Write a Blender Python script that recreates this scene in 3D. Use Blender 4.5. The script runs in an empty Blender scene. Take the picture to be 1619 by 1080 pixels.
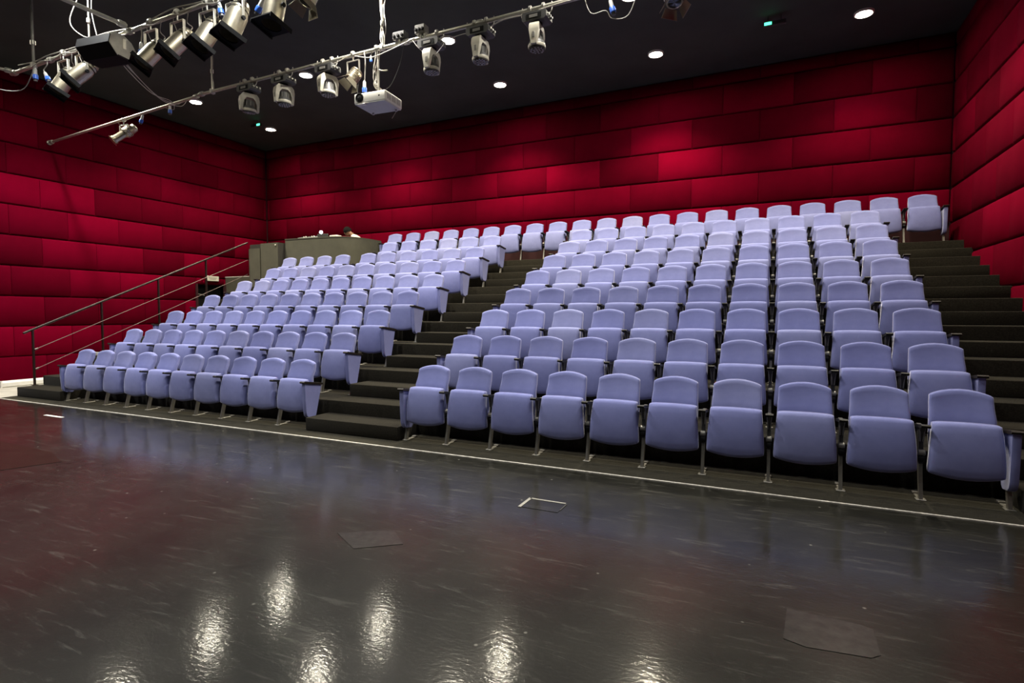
import bpy, bmesh, math, random
from math import sin, cos, pi, radians, sqrt
from mathutils import Vector, Matrix, Euler

random.seed(11)
scn = bpy.context.scene
COL = scn.collection

# ------------------------------------------------------------------ camera, world, exposure
cam_d = bpy.data.cameras.new('camera')
cam_d.sensor_fit = 'HORIZONTAL'
cam_d.sensor_width = 36.0
cam_d.lens = 877.6 / 1619.0 * 36.0
cam_d.clip_start = 0.05
cam = bpy.data.objects.new('camera', cam_d)
COL.objects.link(cam)
cam.location = (3.853, -5.307, 1.475)
cam.rotation_euler = (pi / 2 - 0.04925, 0.0, 0.43784)
scn.camera = cam

world = bpy.data.worlds.new('world')
scn.world = world
world.use_nodes = True
world.node_tree.nodes['Background'].inputs[0].default_value = (0.0, 0.0, 0.0, 1)
world.node_tree.nodes['Background'].inputs[1].default_value = 0.0

scn.view_settings.view_transform = 'Standard'
scn.view_settings.look = 'None'
scn.view_settings.gamma = 1.0
scn.view_settings.use_curve_mapping = False
scn.view_settings.exposure = 1.6

# the room's recessed downlights: power by ceiling row (watts), cone, colour
LAMP_ROWS = {5.57: (120, 170, 240, 225, 105), 3.45: (190, 240, 240, 185, 210), 1.05: (240, 0, 190, 75, 35),
             -0.95: (150, 150, 125, 85, 50), -3.10: (100, 85, 65, 40, 25), -5.25: (50, 40, 30, 20, 15)}
LAMP_XS = (-8.32, -4.92, -1.52, 1.76, 5.11)
LAMP_CONE = radians(118)
LAMP_BLEND = 0.75
LAMP_COLOR = {5.57: (1.0, 0.89, 0.64), 3.45: (1.0, 0.91, 0.72), 1.05: (1.0, 0.95, 0.88)}   # warm over the seats, daylight white over the stage
STAGE_COLOR = (0.95, 0.97, 1.0)

# ------------------------------------------------------------------ dimensions
W = 0.55              # seat pitch
D = 0.7935            # row depth
RISE = 0.3351         # row rise
XL = -7.013           # left end of the left block
XR = 0.0              # left end of the right block
WX0, WX1 = -10.10, 6.65
WY1 = 6.95
WY0 = -9.0
CEIL = 6.40
COURSE = 0.615
def step_y(n): return -0.10 + 0.4085 * (n - 1)
def step_z(n): return RISE / 2 * n

# ------------------------------------------------------------------ materials
def mat(name):
    m = bpy.data.materials.new(name)
    m.use_nodes = True
    nt = m.node_tree
    b = nt.nodes['Principled BSDF']
    return m, nt, b
def setc(b, col, rough=0.5, metal=0.0, spec=0.5):
    b.inputs['Base Color'].default_value = (*col, 1)
    b.inputs['Roughness'].default_value = rough
    b.inputs['Metallic'].default_value = metal
    b.inputs['Specular IOR Level'].default_value = spec
def node(nt, t, **k):
    n = nt.nodes.new(t)
    for a, v in k.items(): setattr(n, a, v)
    return n
def noise(nt, scale, detail=4, rough=0.6, coord='Object', mapping=None, dist=0.0):
    tc = node(nt, 'ShaderNodeTexCoord')
    n = node(nt, 'ShaderNodeTexNoise')
    n.inputs['Scale'].default_value = scale
    n.inputs['Detail'].default_value = detail
    n.inputs['Roughness'].default_value = rough
    n.inputs['Distortion'].default_value = dist
    if mapping:
        mp = node(nt, 'ShaderNodeMapping')
        mp.inputs['Rotation'].default_value = mapping[0]
        mp.inputs['Scale'].default_value = mapping[1]
        nt.links.new(tc.outputs[coord], mp.inputs['Vector'])
        nt.links.new(mp.outputs['Vector'], n.inputs['Vector'])
    else:
        nt.links.new(tc.outputs[coord], n.inputs['Vector'])
    return n
def ramp(nt, src, stops):
    r = node(nt, 'ShaderNodeValToRGB')
    el = r.color_ramp.elements
    while len(el) < len(stops): el.new(0.5)
    for e, (p, c) in zip(el, stops):
        e.position = p
        e.color = (*c, 1) if len(c) == 3 else c
    nt.links.new(src, r.inputs['Fac'])
    return r
def bump(nt, b, src, strength, dist=0.01):
    n = node(nt, 'ShaderNodeBump')
    n.inputs['Strength'].default_value = strength
    n.inputs['Distance'].default_value = dist
    nt.links.new(src, n.inputs['Height'])
    nt.links.new(n.outputs['Normal'], b.inputs['Normal'])
    return n
def mixc(nt, a, bb, fac, mode='MIX'):
    m = node(nt, 'ShaderNodeMix', data_type='RGBA', blend_type=mode)
    for sock, v in ((m.inputs[6], a), (m.inputs[7], bb), (m.inputs[0], fac)):
        if hasattr(v, 'links') or hasattr(v, 'is_linked'): nt.links.new(v, sock)
        elif isinstance(v, (int, float)): sock.default_value = v
        else: sock.default_value = (*v, 1)
    return m.outputs[2]

def simple(name, col, rough=0.5, metal=0.0, spec=0.5, var=0.12, scale=14.0, bmp=0.0):
    m, nt, b = mat(name)
    setc(b, col, rough, metal, spec)
    n = noise(nt, scale, 3)
    r = ramp(nt, n.outputs['Fac'], [(0.25, tuple(c * (1 - var) for c in col)), (0.75, tuple(min(1, c * (1 + var)) for c in col))])
    nt.links.new(r.outputs['Color'], b.inputs['Base Color'])
    if bmp: bump(nt, b, n.outputs['Fac'], bmp, 0.005)
    return m

# lavender upholstery, each piece with its own slight fade
M_FABRIC, nt, b = mat('lavender_fabric')
setc(b, (0.3, 0.3, 0.6), 0.95, 0, 0.15)
oi = node(nt, 'ShaderNodeObjectInfo')
r1 = ramp(nt, oi.outputs['Random'], [(0.0, (0.232, 0.252, 0.515)), (0.5, (0.248, 0.268, 0.53)), (0.92, (0.262, 0.282, 0.53)), (1.0, (0.28, 0.297, 0.515))])
n1 = noise(nt, 9.0, 5)
r2 = ramp(nt, n1.outputs['Fac'], [(0.3, (0.86, 0.86, 0.90)), (0.7, (1.0, 1.0, 1.0))])
nt.links.new(mixc(nt, r1.outputs['Color'], r2.outputs['Color'], 1.0, 'MULTIPLY'), b.inputs['Base Color'])
b.inputs['Sheen Weight'].default_value = 0.8
b.inputs['Sheen Roughness'].default_value = 0.3
b.inputs['Sheen Tint'].default_value = (0.9, 0.9, 1.0, 1)
n2 = noise(nt, 420.0, 2)
bump(nt, b, n2.outputs['Fac'], 0.25, 0.002)

# red padded wall velvet; the nap of each panel lies its own way, so panels differ in depth of red
M_RED, nt, b = mat('red_velvet_panel')
setc(b, (0.3, 0.0, 0.02), 0.95, 0, 0.02)
oi = node(nt, 'ShaderNodeObjectInfo')
r1 = ramp(nt, oi.outputs['Random'], [(0.0, (0.085, 0.0002, 0.007)), (0.5, (0.11, 0.0002, 0.009)), (0.85, (0.135, 0.0003, 0.011)), (1.0, (0.175, 0.0004, 0.014))])
n1 = noise(nt, 3.0, 4)
r2 = ramp(nt, n1.outputs['Fac'], [(0.3, (0.85, 0.8, 0.85)), (0.7, (1.0, 1.0, 1.0))])
nt.links.new(mixc(nt, r1.outputs['Color'], r2.outputs['Color'], 1.0, 'MULTIPLY'), b.inputs['Base Color'])
b.inputs['Sheen Weight'].default_value = 0.0
b.inputs['Sheen Tint'].default_value = (0.9, 0.1, 0.15, 1)
n2 = noise(nt, 160.0, 2)
bump(nt, b, n2.outputs['Fac'], 0.15, 0.002)

M_WALLBACK = simple('dark_red_backing', (0.03, 0.002, 0.004), 0.9)
M_DRAPE = simple('black_drape', (0.012, 0.011, 0.011), 0.95, scale=2.0)
M_CEIL = simple('black_ceiling', (0.040, 0.048, 0.040), 0.9, var=0.2, scale=1.3, bmp=0.2)

# stage floor: scuffed glossy black vinyl
M_FLOOR, nt, b = mat('glossy_black_vinyl')
setc(b, (0.012, 0.012, 0.011), 0.2, 0, 0.12)
nA = noise(nt, 1.6, 6, 0.7)
nB = noise(nt, 2.2, 8, 0.8, mapping=((0, 0, 0.5), (1.0, 7.0, 1)), dist=0.6)
nC = noise(nt, 1.7, 8, 0.82, mapping=((0, 0, -1.1), (1.0, 9.0, 1)), dist=0.8)
cA = ramp(nt, nA.outputs['Fac'], [(0.3, (0.005, 0.005, 0.004)), (0.75, (0.015, 0.0145, 0.010))])
sB = ramp(nt, nB.outputs['Fac'], [(0.56, (0, 0, 0)), (0.74, (1, 1, 1))])
sC = ramp(nt, nC.outputs['Fac'], [(0.58, (0, 0, 0)), (0.76, (1, 1, 1))])
scr = mixc(nt, sB.outputs['Color'], sC.outputs['Color'], 1.0, 'ADD')
vor = node(nt, 'ShaderNodeTexVoronoi'); vor.inputs['Scale'].default_value = 4.3
tc = node(nt, 'ShaderNodeTexCoord'); nt.links.new(tc.outputs['Object'], vor.inputs['Vector'])
spk = ramp(nt, vor.outputs['Distance'], [(0.0, (1, 1, 1)), (0.05, (0, 0, 0))])
c1 = mixc(nt, cA.outputs['Color'], (0.085, 0.082, 0.070), scr)
c2 = mixc(nt, c1, (0.30, 0.29, 0.25), spk.outputs['Color'])
nt.links.new(c2, b.inputs['Base Color'])
rr = ramp(nt, nA.outputs['Fac'], [(0.3, (0.36, 0.36, 0.36)), (0.75, (0.46, 0.46, 0.46))])
rr2 = mixc(nt, rr.outputs['Color'], (0.55, 0.55, 0.55), scr)
b.inputs['Coat Weight'].default_value = 0.9
rc = ramp(nt, nA.outputs['Fac'], [(0.3, (0.09, 0.09, 0.09)), (0.75, (0.15, 0.15, 0.15))])
nt.links.new(rc.outputs['Color'], b.inputs['Coat Roughness'])
nt.links.new(rr2, b.inputs['Roughness'])
nD = noise(nt, 30.0, 2, 0.5, mapping=((0, 0, 0.4), (1.0, 1.7, 1)))
nE = noise(nt, 2.3, 3, 0.5)
hsum = node(nt, 'ShaderNodeMath', operation='MULTIPLY_ADD')
nt.links.new(nE.outputs['Fac'], hsum.inputs[0]); hsum.inputs[1].default_value = 0.8
nt.links.new(nD.outputs['Fac'], hsum.inputs[2])
bn_ = bump(nt, b, hsum.outputs[0], 0.10, 0.006)
nt.links.new(bn_.outputs['Normal'], b.inputs['Coat Normal'])

def carpet(name, c0, c1):
    m, nt, b = mat(name)
    setc(b, c0, 0.98, 0, 0.05)
    n = noise(nt, 60.0, 5, 0.8)
    r = ramp(nt, n.outputs['Fac'], [(0.35, c0), (0.68, c1)])
    nt.links.new(r.outputs['Color'], b.inputs['Base Color'])
    b.inputs['Sheen Weight'].default_value = 0.05
    bump(nt, b, n.outputs['Fac'], 0.8, 0.006)
    return m
M_CARPET = carpet('dark_brown_carpet', (0.013, 0.0115, 0.008), (0.032, 0.028, 0.020))
M_STRIP = carpet('olive_black_carpet', (0.021, 0.019, 0.013), (0.040, 0.036, 0.025))
M_LINE = simple('worn_white_line', (0.62, 0.58, 0.50), 0.6, var=0.35, scale=20)
M_CONCRETE = simple('pale_concrete', (0.42, 0.40, 0.34), 0.85, var=0.2, scale=5)
M_BOOTH = simple('grey_green_painted_board', (0.085, 0.082, 0.058), 0.9, var=0.12, scale=4)
M_BOOTHDARK = simple('dark_board_edge', (0.03, 0.027, 0.022), 0.8)
M_RAIL = simple('dark_bronze_rail', (0.030, 0.022, 0.017), 0.38, 0.3)
M_CABLEROD = simple('brushed_rod', (0.20, 0.15, 0.14), 0.4, 0.6)
M_ARM = simple('black_plastic_arm', (0.010, 0.0095, 0.009), 0.55, spec=0.25)
M_ARMWOOD = simple('dark_walnut_arm', (0.018, 0.013, 0.010), 0.5, spec=0.3, var=0.3)
M_LEG = simple('grey_metal_leg', (0.26, 0.245, 0.21), 0.45, 0.45)
M_POST = simple('charcoal_post', (0.06, 0.058, 0.054), 0.5, 0.2)
M_STEEL = simple('bright_steel', (0.42, 0.41, 0.37), 0.38, 0.5)
M_PIPE = simple('aluminium_pipe', (0.46, 0.44, 0.38), 0.40, 0.6)
M_CAN = simple('champagne_can', (0.42, 0.38, 0.285), 0.32, 0.85)
M_BLACK = simple('matt_black', (0.007, 0.007, 0.007), 0.75, spec=0.15)
M_DKGREY = simple('dark_grey_housing', (0.045, 0.045, 0.045), 0.5)
M_MGREY = simple('mid_grey_housing', (0.17, 0.165, 0.15), 0.45)
M_CREAM = simple('pale_grey_yoke', (0.46, 0.44, 0.36), 0.42)
M_WHITE = simple('white_plastic', (0.75, 0.73, 0.66), 0.45, var=0.05)
M_WHITEPAINT = simple('white_paint', (0.72, 0.70, 0.64), 0.6, var=0.08)
M_UNDER = simple('light_grey_plastic', (0.50, 0.50, 0.48), 0.5, var=0.05)
M_BLUE = simple('blue_plug', (0.03, 0.12, 0.55), 0.4)
M_CABLE = simple('pale_cable', (0.36, 0.34, 0.295), 0.55)
M_CABLEDK = simple('dark_cable', (0.05, 0.048, 0.045), 0.55)
M_YELLOWTAPE = simple('cream_strap', (0.72, 0.64, 0.40), 0.6)
M_SIGN = simple('pale_sign', (0.68, 0.66, 0.56), 0.6, var=0.05)
M_SIGNINK = simple('sign_ink', (0.25, 0.24, 0.2), 0.6)
M_TAPE = simple('clear_tape_patch', (0.022, 0.021, 0.018), 0.4, spec=0.12, var=0.6, scale=16, bmp=0.1)
_b = M_TAPE.node_tree.nodes['Principled BSDF']; _b.inputs['Coat Weight'].default_value = 1.0; _b.inputs['Coat Roughness'].default_value = 0.16
M_TAPEBROWN = simple('brown_taped_sheet', (0.016, 0.010, 0.007), 0.24, spec=0.45, var=0.3, scale=6)
M_SKIN = simple('skin', (0.22, 0.11, 0.065), 0.55, var=0.05)
M_HAIR = simple('black_hair', (0.004, 0.0036, 0.0034), 0.8, spec=0.1)
M_SHIRT = simple('white_shirt', (0.78, 0.74, 0.64), 0.9, var=0.05)
M_TROUSER = simple('dark_trousers', (0.02, 0.02, 0.03), 0.9)
M_SMOKED = simple('grey_reflector', (0.40, 0.39, 0.34), 0.35, 0.3)
def glassy(name, col, rough=0.08):
    m, nt, b = mat(name)
    setc(b, col, rough, 0, 0.7)
    n = noise(nt, 30, 2)
    bump(nt, b, n.outputs['Fac'], 0.05, 0.002)
    return m
M_LENS = glassy('dark_lens', (0.02, 0.02, 0.022))
M_LED = glassy('led_lens', (0.25, 0.25, 0.25), 0.15)
def emit(name, col, strength):
    m, nt, b = mat(name)
    setc(b, (0.8, 0.8, 0.8), 0.5)
    n = noise(nt, 6, 1)
    r = ramp(nt, n.outputs['Fac'], [(0.0, col), (1.0, col)])
    nt.links.new(r.outputs['Color'], b.inputs['Emission Color'])
    b.inputs['Emission Strength'].default_value = strength
    return m
_glow = {}
def M_GLOW(watts):
    """lamp face; dimmed circuits have dimmer faces"""
    st = 85.0 * min(1.0, watts / 115.0)
    if st not in _glow: _glow[st] = emit('downlight_diffuser', (1.0, 0.93, 0.76), st)
    return _glow[st]
M_GREEN = emit('green_exit_light', (0.05, 0.9, 0.35), 1.6)
M_TORCH = emit('white_led', (0.75, 0.85, 1.0), 14.0)

# ------------------------------------------------------------------ mesh helpers
class MB:
    def __init__(s): s.bm = bmesh.new()
    def add(s, verts, faces):
        vs = [s.bm.verts.new(v) for v in verts]
        for f in faces:
            try: s.bm.faces.new([vs[i] for i in f])
            except ValueError: pass
        return s
    def box(s, x0, x1, y0, y1, z0, z1, M=None):
        v = [Vector(p) for p in ((x0, y0, z0), (x1, y0, z0), (x1, y1, z0), (x0, y1, z0), (x0, y0, z1), (x1, y0, z1), (x1, y1, z1), (x0, y1, z1))]
        if M is not None: v = [M @ p for p in v]
        return s.add(v, ((0, 3, 2, 1), (4, 5, 6, 7), (0, 1, 5, 4), (1, 2, 6, 5), (2, 3, 7, 6), (3, 0, 4, 7)))
    def cbox(s, c, size, M=None):
        return s.box(c[0] - size[0] / 2, c[0] + size[0] / 2, c[1] - size[1] / 2, c[1] + size[1] / 2, c[2] - size[2] / 2, c[2] + size[2] / 2, M)
    def bbox(s, x0, x1, y0, y1, z0, z1, r=0.008, seg=2, M=None):
        t = bmesh.new()
        v = [t.verts.new(p) for p in ((x0, y0, z0), (x1, y0, z0), (x1, y1, z0), (x0, y1, z0), (x0, y0, z1), (x1, y0, z1), (x1, y1, z1), (x0, y1, z1))]
        for f in ((0, 3, 2, 1), (4, 5, 6, 7), (0, 1, 5, 4), (1, 2, 6, 5), (2, 3, 7, 6), (3, 0, 4, 7)): t.faces.new([v[i] for i in f])
        bmesh.ops.bevel(t, geom=t.edges[:], offset=r, segments=seg, affect='EDGES', profile=0.5)
        t.verts.index_update()
        vs = [(M @ q.co if M is not None else q.co.copy()) for q in t.verts]
        fs = [[q.index for q in f.verts] for f in t.faces]
        t.free()
        return s.add(vs, fs)
    def prism(s, pts, axis, a0, a1, M=None):
        """polygon pts in the plane across AXIS, from a0 to a1"""
        n = len(pts)
        def P(p, a):
            q = {'x': (a, p[0], p[1]), 'y': (p[0], a, p[1]), 'z': (p[0], p[1], a)}[axis]
            q = Vector(q)
            return M @ q if M is not None else q
        v = [P(p, a0) for p in pts] + [P(p, a1) for p in pts]
        f = [list(range(n))[::-1], list(range(n, 2 * n))] + [(i, (i + 1) % n, n + (i + 1) % n, n + i) for i in range(n)]
        return s.add(v, f)
    def lathe(s, prof, seg=20, M=None, caps=True):
        """prof: (radius, z) list around local z"""
        v = []; f = []
        for r, z in prof:
            for i in range(seg):
                a = 2 * pi * i / seg
                p = Vector((r * cos(a), r * sin(a), z))
                v.append(M @ p if M is not None else p)
        for k in range(len(prof) - 1):
            for i in range(seg):
                j = (i + 1) % seg
                f.append((k * seg + i, k * seg + j, (k + 1) * seg + j, (k + 1) * seg + i))
        if caps:
            f.append(list(range(seg))[::-1])
            f.append([(len(prof) - 1) * seg + i for i in range(seg)])
        return s.add(v, f)
    def tube(s, pts, r, seg=8, caps=True):
        pts = [Vector(p) for p in pts]
        v = []; f = []
        up = Vector((0, 0, 1))
        t0 = (pts[1] - pts[0]).normalized()
        if abs(t0.dot(up)) > 0.95: up = Vector((1, 0, 0))
        nrm = t0.cross(up).normalized()
        for i, p in enumerate(pts):
            if i == 0: t = pts[1] - pts[0]
            elif i == len(pts) - 1: t = pts[-1] - pts[-2]
            else: t = (pts[i + 1] - pts[i]).normalized() + (pts[i] - pts[i - 1]).normalized()
            if t.length < 1e-9: t = pts[i] - pts[i - 1]
            t.normalize()
            nrm = (nrm - t * nrm.dot(t))
            if nrm.length < 1e-6: nrm = t.orthogonal()
            nrm.normalize()
            bn = t.cross(nrm)
            rr = r[i] if isinstance(r, (list, tuple)) else r
            for k in range(seg):
                a = 2 * pi * k / seg
                v.append(p + nrm * (rr * cos(a)) + bn * (rr * sin(a)))
        for i in range(len(pts) - 1):
            for k in range(seg):
                j = (k + 1) % seg
                f.append((i * seg + k, i * seg + j, (i + 1) * seg + j, (i + 1) * seg + k))
        if caps:
            f.append(list(range(seg))[::-1])
            f.append([(len(pts) - 1) * seg + k for k in range(seg)])
        return s.add(v, f)
    def mesh(s, name, m, smooth=True, angle=40):
        bmesh.ops.recalc_face_normals(s.bm, faces=s.bm.faces[:])
        me = bpy.data.meshes.new(name)
        s.bm.to_mesh(me); s.bm.free()
        me.materials.append(m)
        if smooth:
            me.polygons.foreach_set('use_smooth', [True] * len(me.polygons))
            me.set_sharp_from_angle(angle=radians(angle))
        return me
    def build(s, name, m, parent=None, smooth=True, angle=40, loc=None):
        return link(name, s.mesh(name, m, smooth, angle), parent, loc)

def link(name, me, parent=None, loc=None):
    o = bpy.data.objects.new(name, me)
    COL.objects.link(o)
    if parent is not None: o.parent = parent
    if loc is not None: o.location = loc
    return o
def tag(o, label, cat, group=None, kind=None):
    o['label'] = label; o['category'] = cat
    if group: o['group'] = group
    if kind: o['kind'] = kind
    return o
def thing(name, label, cat, loc=(0, 0, 0), rz=0.0, group=None):
    o = bpy.data.objects.new(name, None)
    o.empty_display_size = 0.1
    COL.objects.link(o)
    o.location = loc; o.rotation_euler = (0, 0, rz)
    return tag(o, label, cat, group)
def struct(o, label=None, cat=None):
    o['kind'] = 'structure'
    if label: o['label'] = label
    if cat: o['category'] = cat
    return o
def arc_pts(p0, p1, sag, n=10, side=(0, 0, 0)):
    p0, p1, side = Vector(p0), Vector(p1), Vector(side)
    return [p0.lerp(p1, t) + (Vector((0, 0, -sag)) + side) * (4 * t * (1 - t)) for t in [i / n for i in range(n + 1)]]
def smooth_path(pts, n=6):
    pts = [Vector(p) for p in pts]
    P = [pts[0]] + pts + [pts[-1]]
    out = []
    for i in range(1, len(P) - 2):
        for k in range(n):
            t = k / n
            a, b_, c, d = P[i - 1], P[i], P[i + 1], P[i + 2]
            out.append(0.5 * ((2 * b_) + (c - a) * t + (2 * a - 5 * b_ + 4 * c - d) * t * t + (3 * b_ - a - 3 * c + d) * t ** 3))
    out.append(pts[-1])
    return out
def align(direction, origin=(0, 0, 0), roll=0.0):
    """matrix that takes local +Z to DIRECTION at ORIGIN"""
    q = Vector(direction).normalized().to_track_quat('Z', 'Y')
    return Matrix.Translation(Vector(origin)) @ q.to_matrix().to_4x4() @ Matrix.Rotation(roll, 4, 'Z')

# ------------------------------------------------------------------ setting: floor, ceiling, walls
fl = MB().box(WX0 - 0.4, WX1 + 0.4, WY0, WY1 + 0.4, -0.2, 0.0).build('floor', M_FLOOR, smooth=False)
struct(fl, 'scuffed glossy black vinyl stage floor', 'floor')
ce = MB().box(WX0 - 0.4, WX1 + 0.4, WY0, WY1 + 0.4, CEIL, CEIL + 0.2).build('ceiling', M_CEIL, smooth=False)
struct(ce, 'matt black ceiling above the whole room', 'ceiling')
wl = MB().box(WX0 - 0.3, WX0 - 0.05, WY0, 4.62, 0, CEIL).box(WX0 - 0.3, WX0 - 0.05, 5.44, WY1 + 0.3, 0, CEIL).box(WX0 - 0.3, WX0 - 0.05, 4.62, 5.44, 2.27, CEIL).build('wall_left', M_WALLBACK, smooth=False)
struct(wl, 'left wall clad in red padded velvet panels', 'wall')
wr = MB().box(WX1 + 0.05, WX1 + 0.3, WY0, WY1 + 0.3, 0, CEIL).build('wall_right', M_WALLBACK, smooth=False)
struct(wr, 'right wall clad in red padded velvet panels', 'wall')
wb = MB().box(WX0 - 0.05, WX1 + 0.05, WY1 + 0.05, WY1 + 0.3, 0, CEIL).build('wall_back', M_WALLBACK, smooth=False)
struct(wb, 'back wall clad in red padded velvet panels', 'wall')
wf = MB().box(WX0 - 0.3, WX1 + 0.3, WY0 - 0.2, WY0, 0, CEIL).build('wall_front', M_DRAPE, smooth=False)
struct(wf, 'black wall behind the stage', 'wall')

_panel_cache = {}
def panel_mesh(w, h):
    """padded panel in local (u, v) = (x, z), front toward -y, pillowed, edges rolled back to y = 0.05"""
    key = (round(w, 3), round(h, 3))
    if key in _panel_cache: return _panel_cache[key]
    g = 0.006
    e = 0.03
    gu = 0.003
    us = [gu, gu + e, w * 0.35, w * 0.65, w - gu - e, w - gu] if w > 0.3 else [gu, gu + e, w - gu - e, w - gu]
    vs = [g, g + e, h * 0.5, h - g - e, h - g]
    mb = MB(); V = []; F = []
    for j, v in enumerate(vs):
        for i, u in enumerate(us):
            du = min(u - gu, w - gu - u); dv = min(v - g, h - g - v)
            d = min(du, dv)
            y = (0.028 if dv < 1e-6 else 0.020) if d < 1e-6 else 0.004
            y -= 0.008 * (1 - (2 * u / w - 1) ** 2) * (1 - (2 * v / h - 1) ** 2)
            V.append((u, y, v))
    n = len(us)
    for j in range(len(vs) - 1):
        for i in range(n - 1):
            F.append((j * n + i, j * n + i + 1, (j + 1) * n + i + 1, (j + 1) * n + i))
    ring = [i for i in range(n)] + [j * n + n - 1 for j in range(1, len(vs))] + [(len(vs) - 1) * n + i for i in range(n - 2, -1, -1)] + [j * n for j in range(len(vs) - 2, 0, -1)]
    base = len(V)
    for q in ring: V.append((V[q][0], 0.05, V[q][2]))
    for k in range(len(ring)):
        k2 = (k + 1) % len(ring)
        F.append((ring[k], base + k, base + k2, ring[k2]))
    me = mb.add(V, F).mesh('panel', M_RED, True, 60)
    _panel_cache[key] = me
    return me
def clad(parent, place, a0, a1, z0, z1, pitch, odd, even, skip=None):
    """running-bond courses of padded panels; place(a, z) -> (location, rotz)"""
    k0 = int(z0 / COURSE + 1e-6)
    k = k0
    while k * COURSE < z1 - 0.05:
        zb = max(k * COURSE, z0); zt = min((k + 1) * COURSE, z1)
        ph = odd if (k + 1) % 2 else even
        n0 = math.floor((a0 - ph) / pitch)
        a = ph + n0 * pitch
        while a < a1 - 0.02:
            s, t = max(a, a0), min(a + pitch, a1)
            a += pitch
            if t - s < 0.06: continue
            for (s2, t2, zb2, zt2) in (skip(s, t, zb, zt) if skip else [(s, t, zb, zt)]):
                o = link('panel', panel_mesh(t2 - s2, zt2 - zb2), parent)
                loc, rz = place(s2, t2, zb2)
                o.location = loc; o.rotation_euler = (0, 0, rz)
        k += 1
# courses are numbered from the floor; course k (1-based) odd/even phases come from the joints in the photograph
def door_skip(s, t, zb, zt):
    if t <= 4.62 or s >= 5.44 or zb >= 2.27: return [(s, t, zb, zt)]
    out = []
    if s < 4.56: out.append((s, 4.62, zb, zt))
    if t > 5.50: out.append((5.44, t, zb, zt))
    if zt > 2.32: out.append((max(s, 4.62), min(t, 5.44), 2.27, zt))
    return out
# left wall faces +x : local u runs along -y from the far end
clad(wl, lambda s, t, z: ((WX0, s, z), pi / 2), -4.6, WY1, 0.0, CEIL, 1.04, 1.17 - 1.04, 0.62 - 1.04, door_skip)
clad(wr, lambda s, t, z: ((WX1, t, z), -pi / 2), -3.5, WY1, 0.0, CEIL, 1.04, 4.18, 4.73)
clad(wb, lambda s, t, z: ((s, WY1, z), 0.0), WX0, WX1, COURSE * 5, CEIL, 1.287, -1.60, -2.29)

# ------------------------------------------------------------------ tiers with aisle steps
LX0, LX1 = -8.42, -7.02
def tread(name, x0, x1, y0, y1, z0, z1, parent, m=M_CARPET):
    return MB().bbox(x0, x1, y0, y1, z0, z1, 0.012, 2).build(name, m, parent)
ORD = ['front', 'second', 'third', 'fourth', 'fifth', 'sixth', 'seventh', 'eighth', 'back']
NTH = ['first', 'second', 'third', 'fourth', 'fifth', 'sixth', 'seventh', 'eighth', 'ninth', 'tenth', 'eleventh', 'twelfth', 'thirteenth', 'fourteenth', 'fifteenth', 'sixteenth', 'seventeenth', 'eighteenth', 'nineteenth', 'twentieth', 'twenty-first']
st = MB().bbox(-8.55, WX1 + 0.03, -0.36, 0.34, -0.02, 0.004, 0.002, 1).build('trim_1', M_STRIP)
struct(st, 'dark olive carpet strip under the front row', 'carpet strip')
ln = MB().box(-8.75, WX1 + 0.03, -0.380, -0.358, 0.0, 0.007).build('trim_2', M_LINE, smooth=False)
struct(ln, 'thin worn white line along the stage edge', 'floor line')
pf = MB().box(WX0 - 0.05, -8.43, -0.33, WY1, 0.0, 0.006).build('floor_side', M_CONCRETE, smooth=False)
struct(pf, 'pale concrete floor beside the left wall', 'floor')
for r in range(1, 9):
    y0 = step_y(2 * r); y1 = step_y(2 * r + 2) if r < 8 else WY1 + 0.045
    z = RISE * r
    t = MB().bbox(LX0 - (0.38 if r == 2 else 0.0), WX1 + 0.03, y0, y1, 0.0 if r == 1 else z - RISE - 0.05, z, 0.012, 2).build('tier_platform', M_CARPET)
    struct(t, 'dark carpeted tier carrying the %s row of seats' % ORD[r], 'tier')
    n = 2 * r - 1
    ya, yb = step_y(n), step_y(n + 1)
    zb = z - RISE + (0.0045 if r == 1 else 0.0)
    for (x0, x1) in ((LX0 + 0.02, LX1), (-1.475, -0.05), (5.56, WX1 + 0.02)):
        tread('aisle_step', x0, x1, ya, yb + 0.01, zb, step_z(n), t)
    if r == 2:
        MB().bbox(LX0 - 0.36, -7.15, y0 - 0.012, y0 + 0.02, z - 0.01, z + 0.055, 0.004, 1).build('nosing', M_WHITEPAINT, t)

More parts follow.
